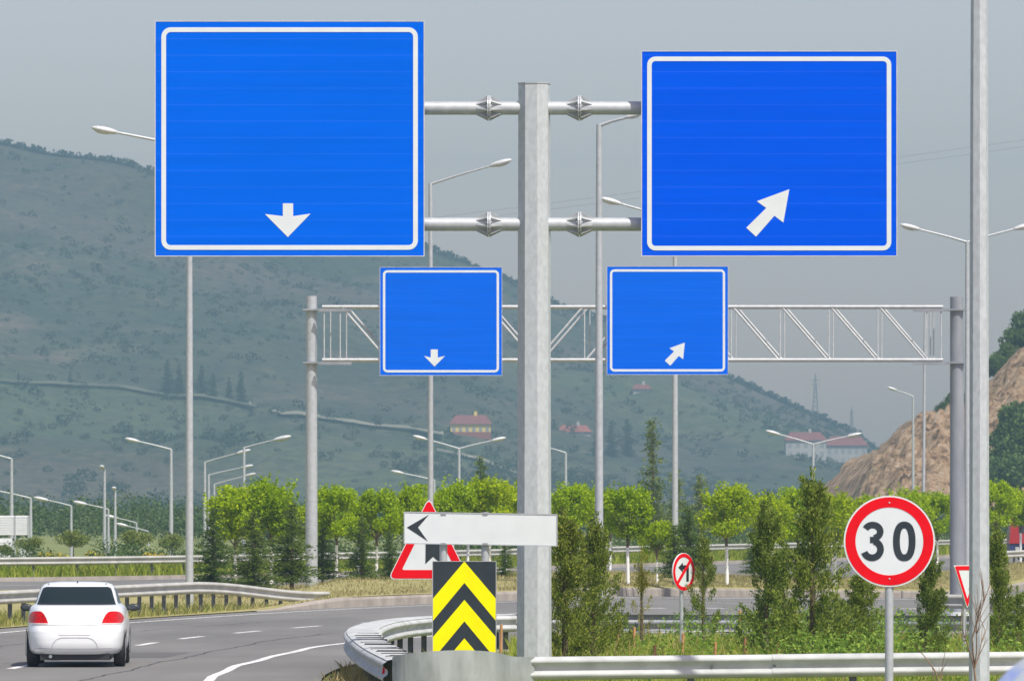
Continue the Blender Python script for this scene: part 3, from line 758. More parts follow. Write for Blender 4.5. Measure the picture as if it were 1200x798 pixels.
def on_median(n, seed):
    rng = np.random.default_rng(seed); A = resample([p for p in offset(L, 1.35) if p[0] > -7.5], 200); B = resample([p for p in offset(NE, -.6) if p[0] > -14], 200); out = []
    for _ in range(n):
        i = rng.integers(0, 160); q = rng.random(); t = rng.random()**1.6; a = [A[i][k]+(A[i+1][k]-A[i][k])*q for k in (0,1)]; b = [B[i][k]+(B[i+1][k]-B[i][k])*q for k in (0,1)]; x = a[0]*(1-t)+b[0]*t; y = a[1]*(1-t)+b[1]*t
        out.append((x, y, g(x,y) + med_h(x, y, t)))
    return np.array(out)
sp_ = in_island(1500, 21); sp_ = sp_[sp_[:,0] > -.4]; grass('island_straw', sp_, .52, .007, 'dry_grass_blade', 'pale dry grass stalks standing above the green on the island', lean=.16, seed=31)
grass('median_grass', on_median(60000, 3), .13, .010, 'dry_grass_blade', 'dry straw-coloured grass on the kerbed median')
def strip(path, a, b, n, seed, z=.0):
    rng = np.random.default_rng(seed); A = resample(offset(path, a), 300); B = resample(offset(path, b), 300); out = []
    for _ in range(n):
        i = rng.integers(0, 299); q = rng.random(); t = rng.random(); a = [A[i][k]+(A[i+1][k]-A[i][k])*q for k in (0,1)]; b = [B[i][k]+(B[i+1][k]-B[i][k])*q for k in (0,1)]; x = a[0]*(1-t)+b[0]*t; y = a[1]*(1-t)+b[1]*t; out.append((x, y, g(x,y)+z-.05))
    return np.array(out)
grass('verge_grass', strip([p for p in FE if p[0] > -60 and p[0] < 40], .6, 9, 26000, 6), 1.0 * .62, .03, 'verge_blade', 'tall grass along the far guardrail', seed=9)
grass('roadside_grass', strip([p for p in L if p[1] > 105 and p[0] < -5], 1.3, 4.6, 14000, 7, .02), .26, .014, 'roadside_blade', 'half-dry grass under the left guardrail', seed=10)
grass('nose_grass', np.array([(rng_.uniform(-2.75,-1.9) , rng_.uniform(92,112), .0) for _ in range(1500)]), .26, .012, 'dry_grass_blade', 'dry grass tuft outside the guardrail nose', seed=12)
SKG = 'orange wooden plant stakes on the island'
for px, top, bot, Y, lb in [(723,727,765,114,'orange stake left of the yellowish cypress'),(742,735,790,112,'pale stake at the foot of the yellowish cypress'),(586,732,790,108,'orange stake between the chevron board and the octagonal pole'),
 (766,756,800,104,'short orange stake behind the guardrail lap joint'),(799,742,785,110,'orange stake at the foot of the no-left-turn sign post'),(837,753,800,104,'orange stake behind the guardrail right of the no-left-turn sign'),
 (866,715,760,121,'orange stake left of the tall narrow cypress, standing far back'),(872,746,800,104,'orange stake low beneath the tall narrow cypress'),(910,753,800,103,'orange stake left of the tallest cypress')]:
    X = PX(px, Y); mb = MB(); mb.tube([(X,Y,0),(X+.02,Y,PZ(top,Y))], [.026,.022], 6); mb.ell((X+.02,Y,PZ(top,Y)), (.024,.024,.012), nu=6, nv=4)
    tag(mb.build('plant_stake', 'stake_wood'), lb, 'stake', SKG)
# bare saplings in front of the right lamp post
def sapling(px, Y, top, seed, lb, n):
    r = random.Random(seed); X = PX(px, Y); t = thing('bare_sapling', lb, 'sapling', (X, Y, 0)); h = PZ(top, Y)
    mb = MB()
    def br(p, d, l, rad, dep):
        q = [p]; 
        for k in range(3):
            d = (d + Vector((r.uniform(-.16,.16), r.uniform(-.16,.16), .06))).normalized(); q.append(q[-1] + d*l/3)
        mb.tube(q, [rad, rad*.8, rad*.62, rad*.4], 5)
        if dep:
            for k in range(n): 
                a = r.uniform(0, 6.28); m = q[r.choice((1,2,2,3))]
                br(m, (d + Vector((math.cos(a)*.55, math.sin(a)*.55, .25))).normalized(), l*r.uniform(.4,.62), rad*.5, dep-1)
    br(Vector((X,Y,0)), Vector((0,0,1)), h*.66, .022, 2); mb.build('branches', 'twig', t); return t
sapling(1149, 84.5, 690, 3, 'bare brown sapling with upswept twigs in front of the right lamp post', 5)
sapling(1109, 87, 752, 8, 'thin bare sapling between the 30 sign and the right lamp post', 3)

# ------------------------------------------------------------------ guardrails
WB = [(.0,.755),(.018,.752),(.075,.715),(.083,.69),(.078,.668),(.022,.632),(.016,.60),(.022,.568),(.078,.532),(.083,.51),(.075,.485),(.018,.448),(.0,.444)]
def guardrail(name, label, path, side, spacing, post_off=.10, m='rail_steel', pm='post_steel', zf=None, prof=WB, double=False, lap=None, cap=False):
    zf = zf or (lambda s: 0); n = max(10, int(plen(path)/1.0)); pts = resample(path, n); tot = plen(path)
    pts3 = [(p[0], p[1], g(*p) + zf(i/(n-1))) for i, p in enumerate(pts)]
    t = thing(name, label, 'guardrail', (pts[0][0], pts[0][1], 0), 'steel guardrails')
    def one(pp, sd):
        if lap:
            k = max(1, round(tot/lap)); step = (n-1)/k
            for j in range(k):
                a, b = int(j*step), min(n-1, int((j+1)*step) + 1)
                mb = MB(); o = .004*(j%2); mb.sweep([(x+o*2, z+o) for x, z in prof], pp[a:b+1], sd, True)
                for q in range(a, b, 2):                               # bolts in the valley
                    x, y, z = pp[q]; mb.cur = 1; mb.ell((x + .31*math.sin(q*7.3), y - .024, z+.603+.02*math.sin(q*3.1)), (.024,.012,.018), nu=8, nv=4)
                mb.build('beam', [m, pm], t)
        else:
            mb = MB(); mb.sweep(prof, pp, sd, True); mb.build('beam', m, t)
    one(pts3, side)
    if double: one([(p[0], p[1], q[2]) for p, q in zip(offset([(a,b) for a,b,_ in pts3], side*.46), pts3)], -side)
    if cap:
        mb = MB(); mb.sweep([(.03,.757),(-.05,.772),(-.40,.772),(-.49,.757)], pts3, side, False); mb.build('cap', m, t)
    np_ = min(100, int(tot/spacing)+1); q = resample([(p[0],p[1],p[2]) for p in pts3], np_)
    off2 = offset([(a,b) for a,b,_ in q], -post_off*side*-1)
    for (x, y), (_, _, z) in zip(off2, q):
        top = z + .74
        if top < .3: continue
        mb = MB(); mb.box(x-.05,x+.05,y-.004,y+.004,-.15,top); mb.box(x-.05,x-.042,y-.05,y+.05,-.15,top); mb.box(x+.042,x+.05,y-.05,y+.05,-.15,top)
        mb.build('post', pm, t)
    return t
# nearest rail: straight across the picture, its curved end wing, and the loop round the island nose
near = [(.22,90.9),(2,90.95),(6.2,91.1),(13,91.5),(24,92.3)]
guardrail('guardrail', 'nearest steel guardrail running straight across the foreground to the right edge', near, 1, 2.0, .06, zf=lambda s: .03+.22*s*1.0, lap=4.3)
pw = thing('rail_end_wing', 'plain curved steel end wing joining the near guardrail to the looped one', 'guardrail end', (-.6, 90.2, 0))
cw = [(-1.58,90.0),(-1.5,89.75),(-1.2,89.62),(-.8,89.62),(-.45,89.75),(-.2,90.0),(-.02,90.35),(.12,90.72),(.3,90.86)]
cw = resample(smooth_path(cw, 2), 40); mb = MB(); rs = []
for i, (x, y) in enumerate(cw):
    u = i/39; hi = .80 + .10*math.sin(PI*min(1,u*1.25)) ; lo = .30 + .14*sm(.6,1,u)
    if u > .8: hi = .785 + .015*(1-(u-.8)/.2)
    rs.append([(x, y, lo), (x, y, hi), (x, y+.012, hi), (x, y+.012, lo)])
mat('wing_steel', (.42, .455, .44), (.29, .32, .305), 3.2, .42, .25, stretch=(1.6, 1, .5), lo=.36, hi=.64)
mb.rings(rs, True, True, False); mb.build('wing_plate', 'wing_steel', pw)
for x, y in ((-1.2,89.8),(-.3,90.2)):
    q = MB(); q.box(x-.05,x+.05,y,y+.008,-.1,.7); q.box(x-.05,x-.042,y,y+.1,-.1,.7); q.build('post', 'post_steel', pw)
loop = smooth_path([(-1.62,90.05),(-2.11,97.6),(-2.62,108.6),(-2.72,114.7),(-2.43,121.5),(-1.58,126),(-.3,127.6)])
rl = guardrail('guardrail', 'looped double-sided steel guardrail curving round the nose of the island', loop, -1, 1.15, .23, double=True, cap=True)
# lap seams across the cap
q = resample(loop, 90)
for i in [2,4,5,8,11,12,15,18,22,23,26,30,34,38,43]:
    a, b = q[i], q[i+1]; dx, dy = b[0]-a[0], b[1]-a[1]; l = math.hypot(dx,dy); dx/=l; dy/=l; nx, ny = dy, -dx
    s = MB(); c0 = (a[0]+nx*.03, a[1]+ny*.03); c1 = (a[0]+nx*.47, a[1]+ny*.47)
    s.tube([(c0[0]+nx*.1*math.sin(i*2.3)**2,c0[1],.772),(c1[0],c1[1]+.15*math.sin(i*5.1),.775)], .010+.005*math.sin(i*1.7), 6); s.build('seam', 'dark_plastic', rl)
rf = MB(); rf.poly([(-1.73,.56),(-1.67,.54),(-1.65,.63),(-1.72,.66)], 90.9, 90.93); rf.build('reflector', 'red_film', rl)
guardrail('guardrail', 'dull guardrail along the far side of the island behind the cypresses', [(-.3,127.75),(3,128),(7,127.3),(12,125),(26,118)], -1, 1.3, .10, 'mid_grey')  # beam in a darker grey than the other rails
# left rail beside the car, sloping into the ground at its right end
lr = offset(L, 1.75); lr = [p for p in lr if 100 < p[1] and p[0] < -4.95]
guardrail('guardrail', 'steel guardrail behind the white car, dipping to the ground at its right end', lr, 1, 1.25, .10, 'old_rail_steel', zf=lambda s: .07-.40*sm(.84,1,s)**1.3)
lr2 = [p for p in offset(L, 3.6) if 60 < p[1] < 160]
guardrail('guardrail', 'second steel guardrail at the left edge, running behind the one beside the car', lr2, 1, 2.0, .10, 'old_rail_steel', zf=lambda s: -.0)
fr = smooth_path([(-50,230),(-27,248),(-15.6,258.5),(-7.5,279),(6.6,330),(15,357),(24,384),(50,455)])
guardrail('guardrail', 'long far guardrail along the opposite road in front of the olive trees', fr, 1, 2.6, .1, 'old_rail_steel', zf=lambda s: .10)
guardrail('guardrail', 'far guardrail in front of the red truck at the right edge', [(20.9,294),(24,300),(34,322)], 1, 2, .1, 'old_rail_steel', zf=lambda s: .12)
guardrail('guardrail', 'short guardrail on the joining road seen left of the gantry\'s right post', [(9.2,152),(11,150.5),(13.5,150)], 1, .9, .1, 'old_rail_steel', 'old_rail_steel', zf=lambda s: .15)

# ------------------------------------------------------------------ signs
def rrect(x0, x1, z0, z1, r, n=6):
    p = []
    for cx, cz, a in ((x1-r,z1-r,0),(x0+r,z1-r,90),(x0+r,z0+r,180),(x1-r,z0+r,270)):
        for k in range(n+1): t = R(a+90*k/n); p.append((cx+r*math.cos(t), cz+r*math.sin(t)))
    return p
def panel(parent, x0, x1, z0, z1, y, m, inset, lw, arrow, back='sign_back'):
    mb = MB(); mb.box(x0,x1,y,y+.05,z0,z1); p = mb.build('sign_panel', [m], parent)
    b = MB(); r = inset*1.6
    b.frame(rrect(x0+inset,x1-inset,z0+inset,z1-inset,r), rrect(x0+inset+lw,x1-inset-lw,z0+inset+lw,z1-inset-lw,max(.02,r-lw)), y-.004, y+.002); b.build('border', 'white_film', p)
    a = MB(); a.poly(arrow, y-.0045, y+.002); a.build('arrow', 'white_film', p)
    e = MB(); t = .012
    e.frame([(x0-t,z0-t),(x1+t,z0-t),(x1+t,z1+t),(x0-t,z1+t)], [(x0,z0),(x1,z0),(x1,z1),(x0,z1)], y-.003, y+.06); e.build('edge_trim', 'lamp_white', p)
    for zz in (z0+(z1-z0)*.25, z0+(z1-z0)*.75):
        s = MB(); s.box(x0+.05,x1-.05,y+.051,y+.10,zz-.04,zz+.04); s.build('stiffener', 'sign_back', p)
    return p
def pts(px, Y): return [(PX(a,Y), PZ(b,Y)) for a, b in px]
Y0 = 100.0
cs = thing('cantilever_sign', 'big octagonal steel pole carrying two large blue direction signs on twin arms', 'road sign', (PX(626,Y0), Y0, 0))
for a, b, r0, r1 in ((-.2, PZ(537,Y0), .262, .252), (PZ(537.6,Y0), PZ(264,Y0), .249, .243), (PZ(264.6,Y0), PZ(99,Y0), .240, .237)):
    mb = MB(); x = PX(626,Y0); mb.tube([(x,Y0,a),(x,Y0,b)], [r0, r1], 8, False, True, PI/8 + .2); mb.build('pole', 'galvanised_pole', cs)
mb = MB(); mb.tube([(x,Y0,PZ(99,Y0)+.001),(x,Y0,PZ(98,Y0)+.006)], [.246,.246], 8, False, True, PI/8 + .2); mb.build('pole_cap', 'galvanised', cs)
for zz in (127, 263):
    for sx, xe, xf in ((-1, 470, 573), (1, 778, 679)):
        arm = MB(); z = PZ(zz,Y0); xs_ = PX(626,Y0)+sx*.2; arm.tube([(xs_,Y0,z),(PX(xe,Y0),Y0,z)], .098, 20); ao = arm.build('arm', 'galvanised', cs)
        fl = MB(); xc = PX(xf,Y0)
        fl.tube([(xc-.026,Y0,z),(xc-.004,Y0,z)], .185, 20, False); fl.tube([(xc+.004,Y0,z),(xc+.026,Y0,z)], .185, 20, False)
        for k in range(8):
            a = 2*PI*k/8 + .2; c, s_ = math.cos(a), math.sin(a); n_ = (-s_*.010, c*.010)
            for sg in (-1, 1):
                tri = [(xc+sg*.026, .18), (xc+sg*.19, .098), (xc+sg*.026, .098)]
                vs = [(u, Y0+c*q+n_[0], z+s_*q+n_[1]) for u, q in tri] + [(u, Y0+c*q-n_[0], z+s_*q-n_[1]) for u, q in tri]
                fl.add(vs, [(0,1,2),(5,4,3),(0,3,4,1),(1,4,5,2),(2,5,3,0)])
        for k in range(8):
            a = 2*PI*(k+.5)/8 + .2; fl.tube([(xc-.045,Y0+.14*math.cos(a),z+.14*math.sin(a)),(xc+.045,Y0+.14*math.cos(a),z+.14*math.sin(a))], .014, 6)
        fl.build('flange', 'galvanised', ao)
Ys = 99.70
dn = pts([(331.5,238.5),(343.5,238.5),(343.5,253.5),(364,250.5),(337.3,278),(310.5,251),(331.5,253.5)], Ys)
up = pts([(925,222),(887,236),(898,244),(874.5,267),(886,277.5),(907.5,253),(918,261)], Ys)
panel(cs, PX(182.3,Ys), PX(496.5,Ys), PZ(299.7,Ys), PZ(25.7,Ys), Ys, 'blue_film', .085, .068, dn)
panel(cs, PX(752.4,Ys), PX(1050.5,Ys), PZ(299.6,Ys), PZ(60.7,Ys), Ys, 'blue_film_deep', .075, .066, up)

# far truss gantry
Yg = 209.0; gx0, gx1 = PX(365,Yg), PX(1121,Yg)
ga = thing('gantry_sign', 'far steel truss gantry spanning the bend with two blue direction signs', 'gantry', (gx0, Yg, 0))
mb = MB(); mb.tube([(gx0,Yg,.1),(gx0,Yg,PZ(347,Yg))], [.19,.165], 20); mb.build('post', 'galvanised', ga)
mb = MB(); mb.tube([(gx1+.04,Yg,g(gx1,Yg)-.1),(gx1,Yg,PZ(348,Yg))], [.25,.2], 20); mb.build('post', 'mid_grey', ga)  # right post in a darker grey than the left
mb = MB(); mb.tube([(gx1+.04,Yg,g(gx1,Yg)-.1),(gx1+.04,Yg,g(gx1,Yg)+.12)], .42, 20); mb.build('base_plate', 'clad_white', ga)
zt, zb = PZ(360,Yg), PZ(422,Yg); xa, xb = PX(378,Yg), PX(1104,Yg)
for yy in (-.45, .45):
    for zz in (zt, zb):
        mb = MB(); mb.tube([(xa,Yg+yy,zz),(xb,Yg+yy,zz)], .050, 8); mb.build('chord', 'truss_steel', ga)
pan = np.linspace(xa+.55, xb-.5, 13)
for yy in (-.45, .45):
    sh = .17 if yy > 0 else 0.0
    for i, xx in enumerate([p + sh for p in pan] + [xa+.06+sh, xb-.06-sh]):
        mb = MB(); mb.tube([(xx,Yg+yy,zt),(xx,Yg+yy,zb)], .020, 6); mb.build('strut', 'truss_steel', ga)
    for i in range(12):
        a, b = (pan[i]+sh, pan[i+1]+sh) if not 4 <= i <= 6 else (pan[i+1]+sh, pan[i]+sh)
        mb = MB(); mb.tube([(a+.08,Yg+yy,zt-.04),(b-.08,Yg+yy,zb+.04)] if a < b else [(a-.08,Yg+yy,zt-.04),(b+.08,Yg+yy,zb+.04)], .038, 6); mb.build('brace', 'truss_steel', ga)
for i, xx in enumerate(pan):
    for zz in (zt, zb):
        mb = MB(); mb.tube([(xx,Yg-.45,zz),(xx,Yg+.45,zz)], .02, 6); mb.build('cross_tie', 'lamp_white', ga)
for gx, xe in ((gx0, xa), (gx1, xb)):
    for zz in (zt, zb):
        mb = MB(); sx = 1 if xe > gx else -1
        mb.box(min(gx-.26,xe), max(gx+.26,xe), Yg-.28, Yg+.28, zz-.11, zz-.055); mb.box(min(xe-sx*.1,xe+sx*.9), max(xe-sx*.1,xe+sx*.9), Yg-.5, Yg-.36, zz-.15, zz-.06); mb.build('bracket', 'mid_grey', ga)
Yq = Yg - .55
dn2 = pts([(504.8,409.5),(513,409.5),(513,419),(521.5,417),(509.2,429.5),(497,417),(504.8,419)], Yq)
up2 = pts([(802.5,401.5),(784.5,408),(790,411.8),(779,422.5),(785.5,428.5),(795.5,417),(800.5,421)], Yq)
panel(ga, PX(445.5,Yq), PX(588,Yq), PZ(439.6,Yq), PZ(313.5,Yq), Yq, 'blue_film', .085, .07, dn2)
panel(ga, PX(711.5,Yq), PX(853,Yq), PZ(438.6,Yq), PZ(312.5,Yq), Yq, 'blue_film', .085, .07, up2)

# 30 sign
def disc(mb, cx, cz, r0, r1, y, d=.006, n=64):
    o = [(cx+r1*math.cos(2*PI*k/n), cz+r1*math.sin(2*PI*k/n)) for k in range(n)]
    if r0 <= 0: return mb.poly(o, y, y+d)
    return mb.frame(o, [(cx+r0*math.cos(2*PI*k/n), cz+r0*math.sin(2*PI*k/n)) for k in range(n)], y, y+d)
def thick(mb, path, w, y, d=.004, closed=False):                    # flat stroke along an outline
    n = len(path); l, r = [], []
    for i in range(n):
        a = path[(i-1) % n] if closed else path[max(i-1,0)]; b = path[(i+1) % n] if closed else path[min(i+1,n-1)]
        dx, dz = b[0]-a[0], b[1]-a[1]; q = math.hypot(dx,dz) or 1; nx, nz = -dz/q*w/2, dx/q*w/2
        l.append((path[i][0]+nx, path[i][1]+nz)); r.append((path[i][0]-nx, path[i][1]-nz))
    if closed: mb.frame(r, l, y, y+d) if sum(l[i][0]*l[(i+1)%n][1]-l[(i+1)%n][0]*l[i][1] for i in range(n)) < sum(r[i][0]*r[(i+1)%n][1]-r[(i+1)%n][0]*r[i][1] for i in range(n)) else mb.frame(l, r, y, y+d)
    else: mb.poly(l + r[::-1], y, y+d)
    return mb
Y3 = 84.0; k3 = Y3/F; cx3, cz3 = PX(1042.2,Y3), PZ(634,Y3)
sp = thing('speed_limit_sign', 'round red-bordered 30 speed limit sign on a slim steel post', 'road sign', (cx3, Y3, 0))
mb = MB(); mb.tube([(cx3,Y3+.04,-.1),(cx3,Y3+.04,cz3+.3)], .052, 14); mb.build('post', 'galvanised', sp)
mb = MB(); disc(mb, cx3, cz3, 0, 53.4*k3, Y3-.02, .025); pl = mb.build('sign_face', 'white_film', sp)
mb = MB(); disc(mb, cx3, cz3, 39.8*k3, 51.6*k3, Y3-.024, .005); mb.build('red_ring', 'red_film', pl)
def dig(a): return [((cx3 + (u-1042.2)*k3), cz3 - (v-634)*k3) for u, v in a]
m0 = MB(); thick(m0, dig([(1059.6+9.2*math.copysign(abs(math.cos(t))**.8, math.cos(t)), 634+19.2*math.copysign(abs(math.sin(t))**.9, math.sin(t))) for t in np.linspace(0,2*PI,49)[:-1]]), 8.0*k3, Y3-.0245, .005, True); m0.build('digit', 'slate_film', pl)
th = [(1022.5+9*math.cos(t), 622.6+7.8*math.sin(t)) for t in np.linspace(R(205), R(438), 22)]
th2 = [(1022.0+9.8*math.cos(t), 643.4+9.8*math.sin(t)) for t in np.linspace(R(-78), R(160), 24)]
m1 = MB(); thick(m1, dig(th), 7.6*k3, Y3-.0245, .005); thick(m1, dig(th2), 7.8*k3, Y3-.0247, .005); thick(m1, dig([(1019.5,632.3),(1025.5,632.3)]), 7.2*k3, Y3-.0249, .005); m1.build('digit', 'slate_film', pl)
mb = MB()
for dz in (-44, 45): mb.ell((cx3, Y3-.026, cz3+dz*k3), (.012,.006,.012), nu=8, nv=4)
mb.build('rivet', 'galvanised', pl)

# white arrow board
Yb = 96.5; wb = thing('direction_board', 'blank white direction board with a dark arrowhead pointing left on two thin posts', 'road sign', (PX(540,Yb), Yb, 0))
mb = MB(); mb.poly(pts([(473.2,599.3),(653.3,602.2),(653.3,640),(473.2,637)], Yb), Yb, Yb+.03); bd = mb.build('board', 'white_film', wb)
mb = MB(); o = [(473.2,599.3),(653.3,602.2),(653.3,640),(473.2,637)]; mb.frame(pts(o[::-1], Yb), pts([(474.4,600.5),(652.1,603.4),(652.1,638.8),(474.4,635.8)][::-1], Yb), Yb-.006, Yb+.035); mb.build('rim', 'galvanised', bd)
mb = MB(); mb.poly(pts([(476.8,617.8),(502.8,602.8),(489.8,617.8),(501.2,633.8)], Yb), Yb-.004, Yb+.002); mb.build('arrowhead', 'slate_film', bd)
for px in (519.5, 568.5):
    mb = MB(); mb.tube([(PX(px,Yb),Yb+.09,0),(PX(px,Yb),Yb+.09,PZ(600,Yb))], .055, 14); mb.build('post', 'galvanised', wb)
    for py in (602, 637):
        mb = MB(); mb.box(PX(px-3,Yb),PX(px+3,Yb),Yb-.008,Yb+.05,PZ(py+1.5,Yb),PZ(py-1,Yb)); mb.build('clamp', 'mid_grey', wb)
# chevron marker
Yc = 95.0; ch = thing('chevron_marker', 'black panel with yellow upward chevrons behind the curved guardrail wing', 'chevron sign', (PX(544,Yc), Yc, 0))
mb = MB(); mb.box(PX(506.5,Yc),PX(581.8,Yc),Yc,Yc+.03,PZ(778,Yc),PZ(657.2,Yc)); cp = mb.build('panel', 'slate_film', ch)
def clip(poly, lim, keep_below):                                     # clip (px,py) polygon at a row
    out = []
    for i in range(len(poly)):
        a, b = poly[i], poly[(i+1)%len(poly)]; ia, ib = a[1] <= lim, b[1] <= lim
        if ia: out.append(a)
        if ia != ib: t = (lim-a[1])/(b[1]-a[1]); out.append((a[0]+(b[0]-a[0])*t, lim))
    return out
for k in range(3):
    y0 = 657.6 + 45*k; hw = 37.3
    for sg in (-1, 1):
        po = clip([(544.2,y0),(544.2+sg*hw,y0+44),(544.2+sg*hw,y0+70),(544.2,y0+25)], 777.5, True)
        if len(po) > 2: mb = MB(); mb.poly(pts(po, Yc), Yc-.004, Yc+.002); mb.build('chevron', 'yellow_film', cp)
mb = MB(); mb.frame(pts([(506.5,778),(581.8,778),(581.8,657.2),(506.5,657.2)],Yc), pts([(507.4,777),(580.9,777),(580.9,658),(507.4,658)],Yc), Yc-.006, Yc+.034); mb.build('rim', 'sign_back', cp)
for px in (520, 568): mb = MB(); mb.tube([(PX(px,Yc),Yc+.08,0),(PX(px,Yc),Yc+.08,PZ(664,Yc))], .035, 10); mb.build('post', 'post_steel', ch)
# warning triangle behind the white board
def rtri(c, k, r):                                                   # rounded triangle outline in px
    out = []; n = len(c)
    for i in range(n):
        a, b, d = Vector(c[i-1]), Vector(c[i]), Vector(c[(i+1)%n]); u, v = (a-b).normalized(), (d-b).normalized()
        p, q = b+u*r, b+v*r
        for t in np.linspace(0,1,6): out.append(tuple((p*(1-t)+b*t)*(1-t) + (b*(1-t)+q*t)*t))
    return out
Yt = 99.2; wt = thing('warning_sign', 'red-bordered white warning triangle half hidden behind the white arrow board', 'road sign', (PX(502,Yt), Yt, 0))
oc = [(502.5,582),(454.5,678.5),(550.5,678.5)]
mb = MB(); mb.poly(pts(rtri(oc,0,9),Yt), Yt, Yt+.02); tp = mb.build('sign_face', 'white_film', wt)
def shrink(c, d):
    g_ = (sum(p[0] for p in c)/3, sum(p[1] for p in c)/3); return [(g_[0]+(p[0]-g_[0])*d, g_[1]+(p[1]-g_[1])*d) for p in c]
mb = MB(); mb.frame(pts(rtri(shrink(oc,.97),0,8.5)[::-1],Yt), pts(rtri(shrink(oc,.66),0,3)[::-1],Yt), Yt-.004, Yt+.002); mb.build('red_border', 'red_film', tp)
mb = MB(); mb.poly(pts([(499,622),(509,622),(515.5,634),(515.5,659),(507.5,652),(498.5,660.5)],Yt), Yt-.0042, Yt+.002); mb.build('symbol', 'slate_film', tp)
mb = MB(); mb.tube([(PX(515,Yt),Yt+.08,0),(PX(515,Yt),Yt+.08,PZ(640,Yt))], .045, 10); mb.build('post', 'galvanised', wt)
# no left turn sign, turned away
def turned(name, lb, px, Y, yaw): 
    o = thing(name, lb, 'road sign', (PX(px,Y), Y, 0)); o.rotation_euler.z = yaw; return o
Yn = 117.0; kn = Yn/F; nl = turned('no_left_turn_sign', 'round no-left-turn sign with red slash, turned sideways on the traffic island', 800.8, Yn, R(53))
ZERO = (0,0,0); zc = PZ(670,Yn); rn = 22.3*kn
mb = MB(); mb.tube([(0,.04,-.1),(0,.04,zc+.2)], .035, 10); mb.build('post', 'galvanised', nl, org=ZERO)
mb = MB(); disc(mb, 0, zc, 0, rn, -.01, .02); fa = mb.build('sign_face', 'white_film', nl, org=ZERO)
mb = MB(); disc(mb, 0, zc, rn*.78, rn*.97, -.015, .006); mb.build('red_ring', 'red_film', fa, org=ZERO)
mb = MB(); mb.poly([(-.62*rn,zc-.50*rn),(-.48*rn,zc-.62*rn),(.62*rn,zc+.50*rn),(.48*rn,zc+.62*rn)], -.0155, -.009); mb.build('red_slash', 'red_film', fa, org=ZERO)
mb = MB(); mb.poly([(.22*rn,zc-.5*rn),(.44*rn,zc-.5*rn),(.44*rn,zc+.36*rn),(-.1*rn,zc+.36*rn),(-.1*rn,zc+.5*rn),(-.5*rn,zc+.24*rn),(-.1*rn,zc-.02*rn),(-.1*rn,zc+.13*rn),(.22*rn,zc+.13*rn)], -.014, -.009); mb.build('symbol', 'black_film', fa, org=ZERO)
# yield triangle by the right lamp post
Yy = 112.0; ky = Yy/F; ys = turned('give_way_sign', 'red-bordered white give-way triangle half hidden by the right lamp post', 1133, Yy, R(54)); zy = PZ(662,Yy); hy = 51*ky; hw = 17/math.cos(R(54))*ky
oc = [(-hw,0),(hw,0),(0,-hy)]; oc = [(a*1000, b*1000) for a, b in oc]
def w(c): return [(a/1000, zy+b/1000) for a, b in c]
mb = MB(); mb.poly(w(rtri(oc,0,40)), -.01, .01); fy = mb.build('sign_face', 'white_film', ys, org=ZERO)
mb = MB(); mb.frame(w(rtri(shrink(oc,.95),0,38)[::-1]), w(rtri(shrink(oc,.66),0,10)[::-1]), -.014, -.008); mb.build('red_border', 'red_film', fy, org=ZERO)
mb = MB(); mb.tube([(0,.05,-.1),(0,.05,zy-.05)], .035, 10); mb.build('post', 'galvanised', ys, org=ZERO)

# ------------------------------------------------------------------ street lamps
LMG = 'grey street lamps'
def lamp(px, Y, top, arms, wpx, label, base=0.0, fac=0, head=1.0, lean=0):
    X = PX(px, Y); zt_ = PZ(top, Y); k = Y/F; r0 = wpx*k/2
    t = thing('street_lamp', label, 'street lamp', (X, Y, base), LMG)
    mb = MB(); mb.tube([(X+lean,Y,base-.1),(X+lean*.5,Y,(base+zt_)/2),(X,Y,zt_)], [r0*1.12, r0*.95, r0*.68], 8 if fac else 10, not fac); mb.build('pole', 'galvanised_pole' if fac else 'galvanised', t)
    for ax_, ay_, dy in arms:
        xe, ze = PX(ax_, Y), PZ(ay_, Y); d = Vector((xe-X, dy, ze-zt_)); l = d.length; u = d/l; hl = min(.62*head*1.0, l*.42) if l > .3 else .4*head
        hs = Vector((X, Y, zt_)) + u*(l-hl)
        rr = max(.022, r0*.40)
        mb = MB(); mb.tube([(X,Y,zt_-.03), tuple(Vector((X,Y,zt_))+u*l*.3), tuple(hs+u*.05)], [rr*1.2, rr, rr*.85], 8); mb.build('arm', 'galvanised', t)
        mb = MB(); c = hs + u*hl*.5; q = hl*.5; mb.ell(tuple(c), (q, q*.36, q*.24), tuple(u), 12, 10); lh = mb.build('lamp_head', 'lamp_white', t)
        mb = MB(); mb.ell(tuple(c + u*hl*.08 - Vector((0,0,q*.14))), (q*.62, q*.27, q*.18), tuple(u), 10, 8); mb.build('lens', 'lamp_glass', lh)
    return t
lamp(222,190,172,[(108,150.5,-.4)],8.5,'tall lamp post with left arm rising behind the big left blue sign',head=1.25)
lamp(504.5,213,215,[(600,188,-.4)],6.5,'lamp post with right arm reaching towards the octagonal pole, between the two left signs',head=1.2)
lamp(702,152,146,[(752,134,-.2)],9.5,'slim lamp post between the far blue signs, arm passing behind the big right sign',base=0)
lamp(791,237,257,[(703,232.5,-.3)],7.0,'lamp post below the right far sign, left head showing beside the big right sign',head=1.3)
lamp(1133.5,250,283,[(1054,263.5,-.3),(1212,262,.3)],6.5,'tall double-arm lamp post close behind the big right-hand post',head=1.3)
lamp(1147.5,86,-560,[(1010,-590,-.6)],22,'thick octagonal lamp post at the right running out of the picture\'s top',fac=1)
lamp(1070,560,464,[(1039.5,453.5,-.3)],3.4,'single-arm lamp post in front of the left slope of the rock cutting',head=1.5)
lamp(1084,330,362,[],3.6,'thin white mast seen through the right end of the gantry truss',head=.6,lean=-.1)
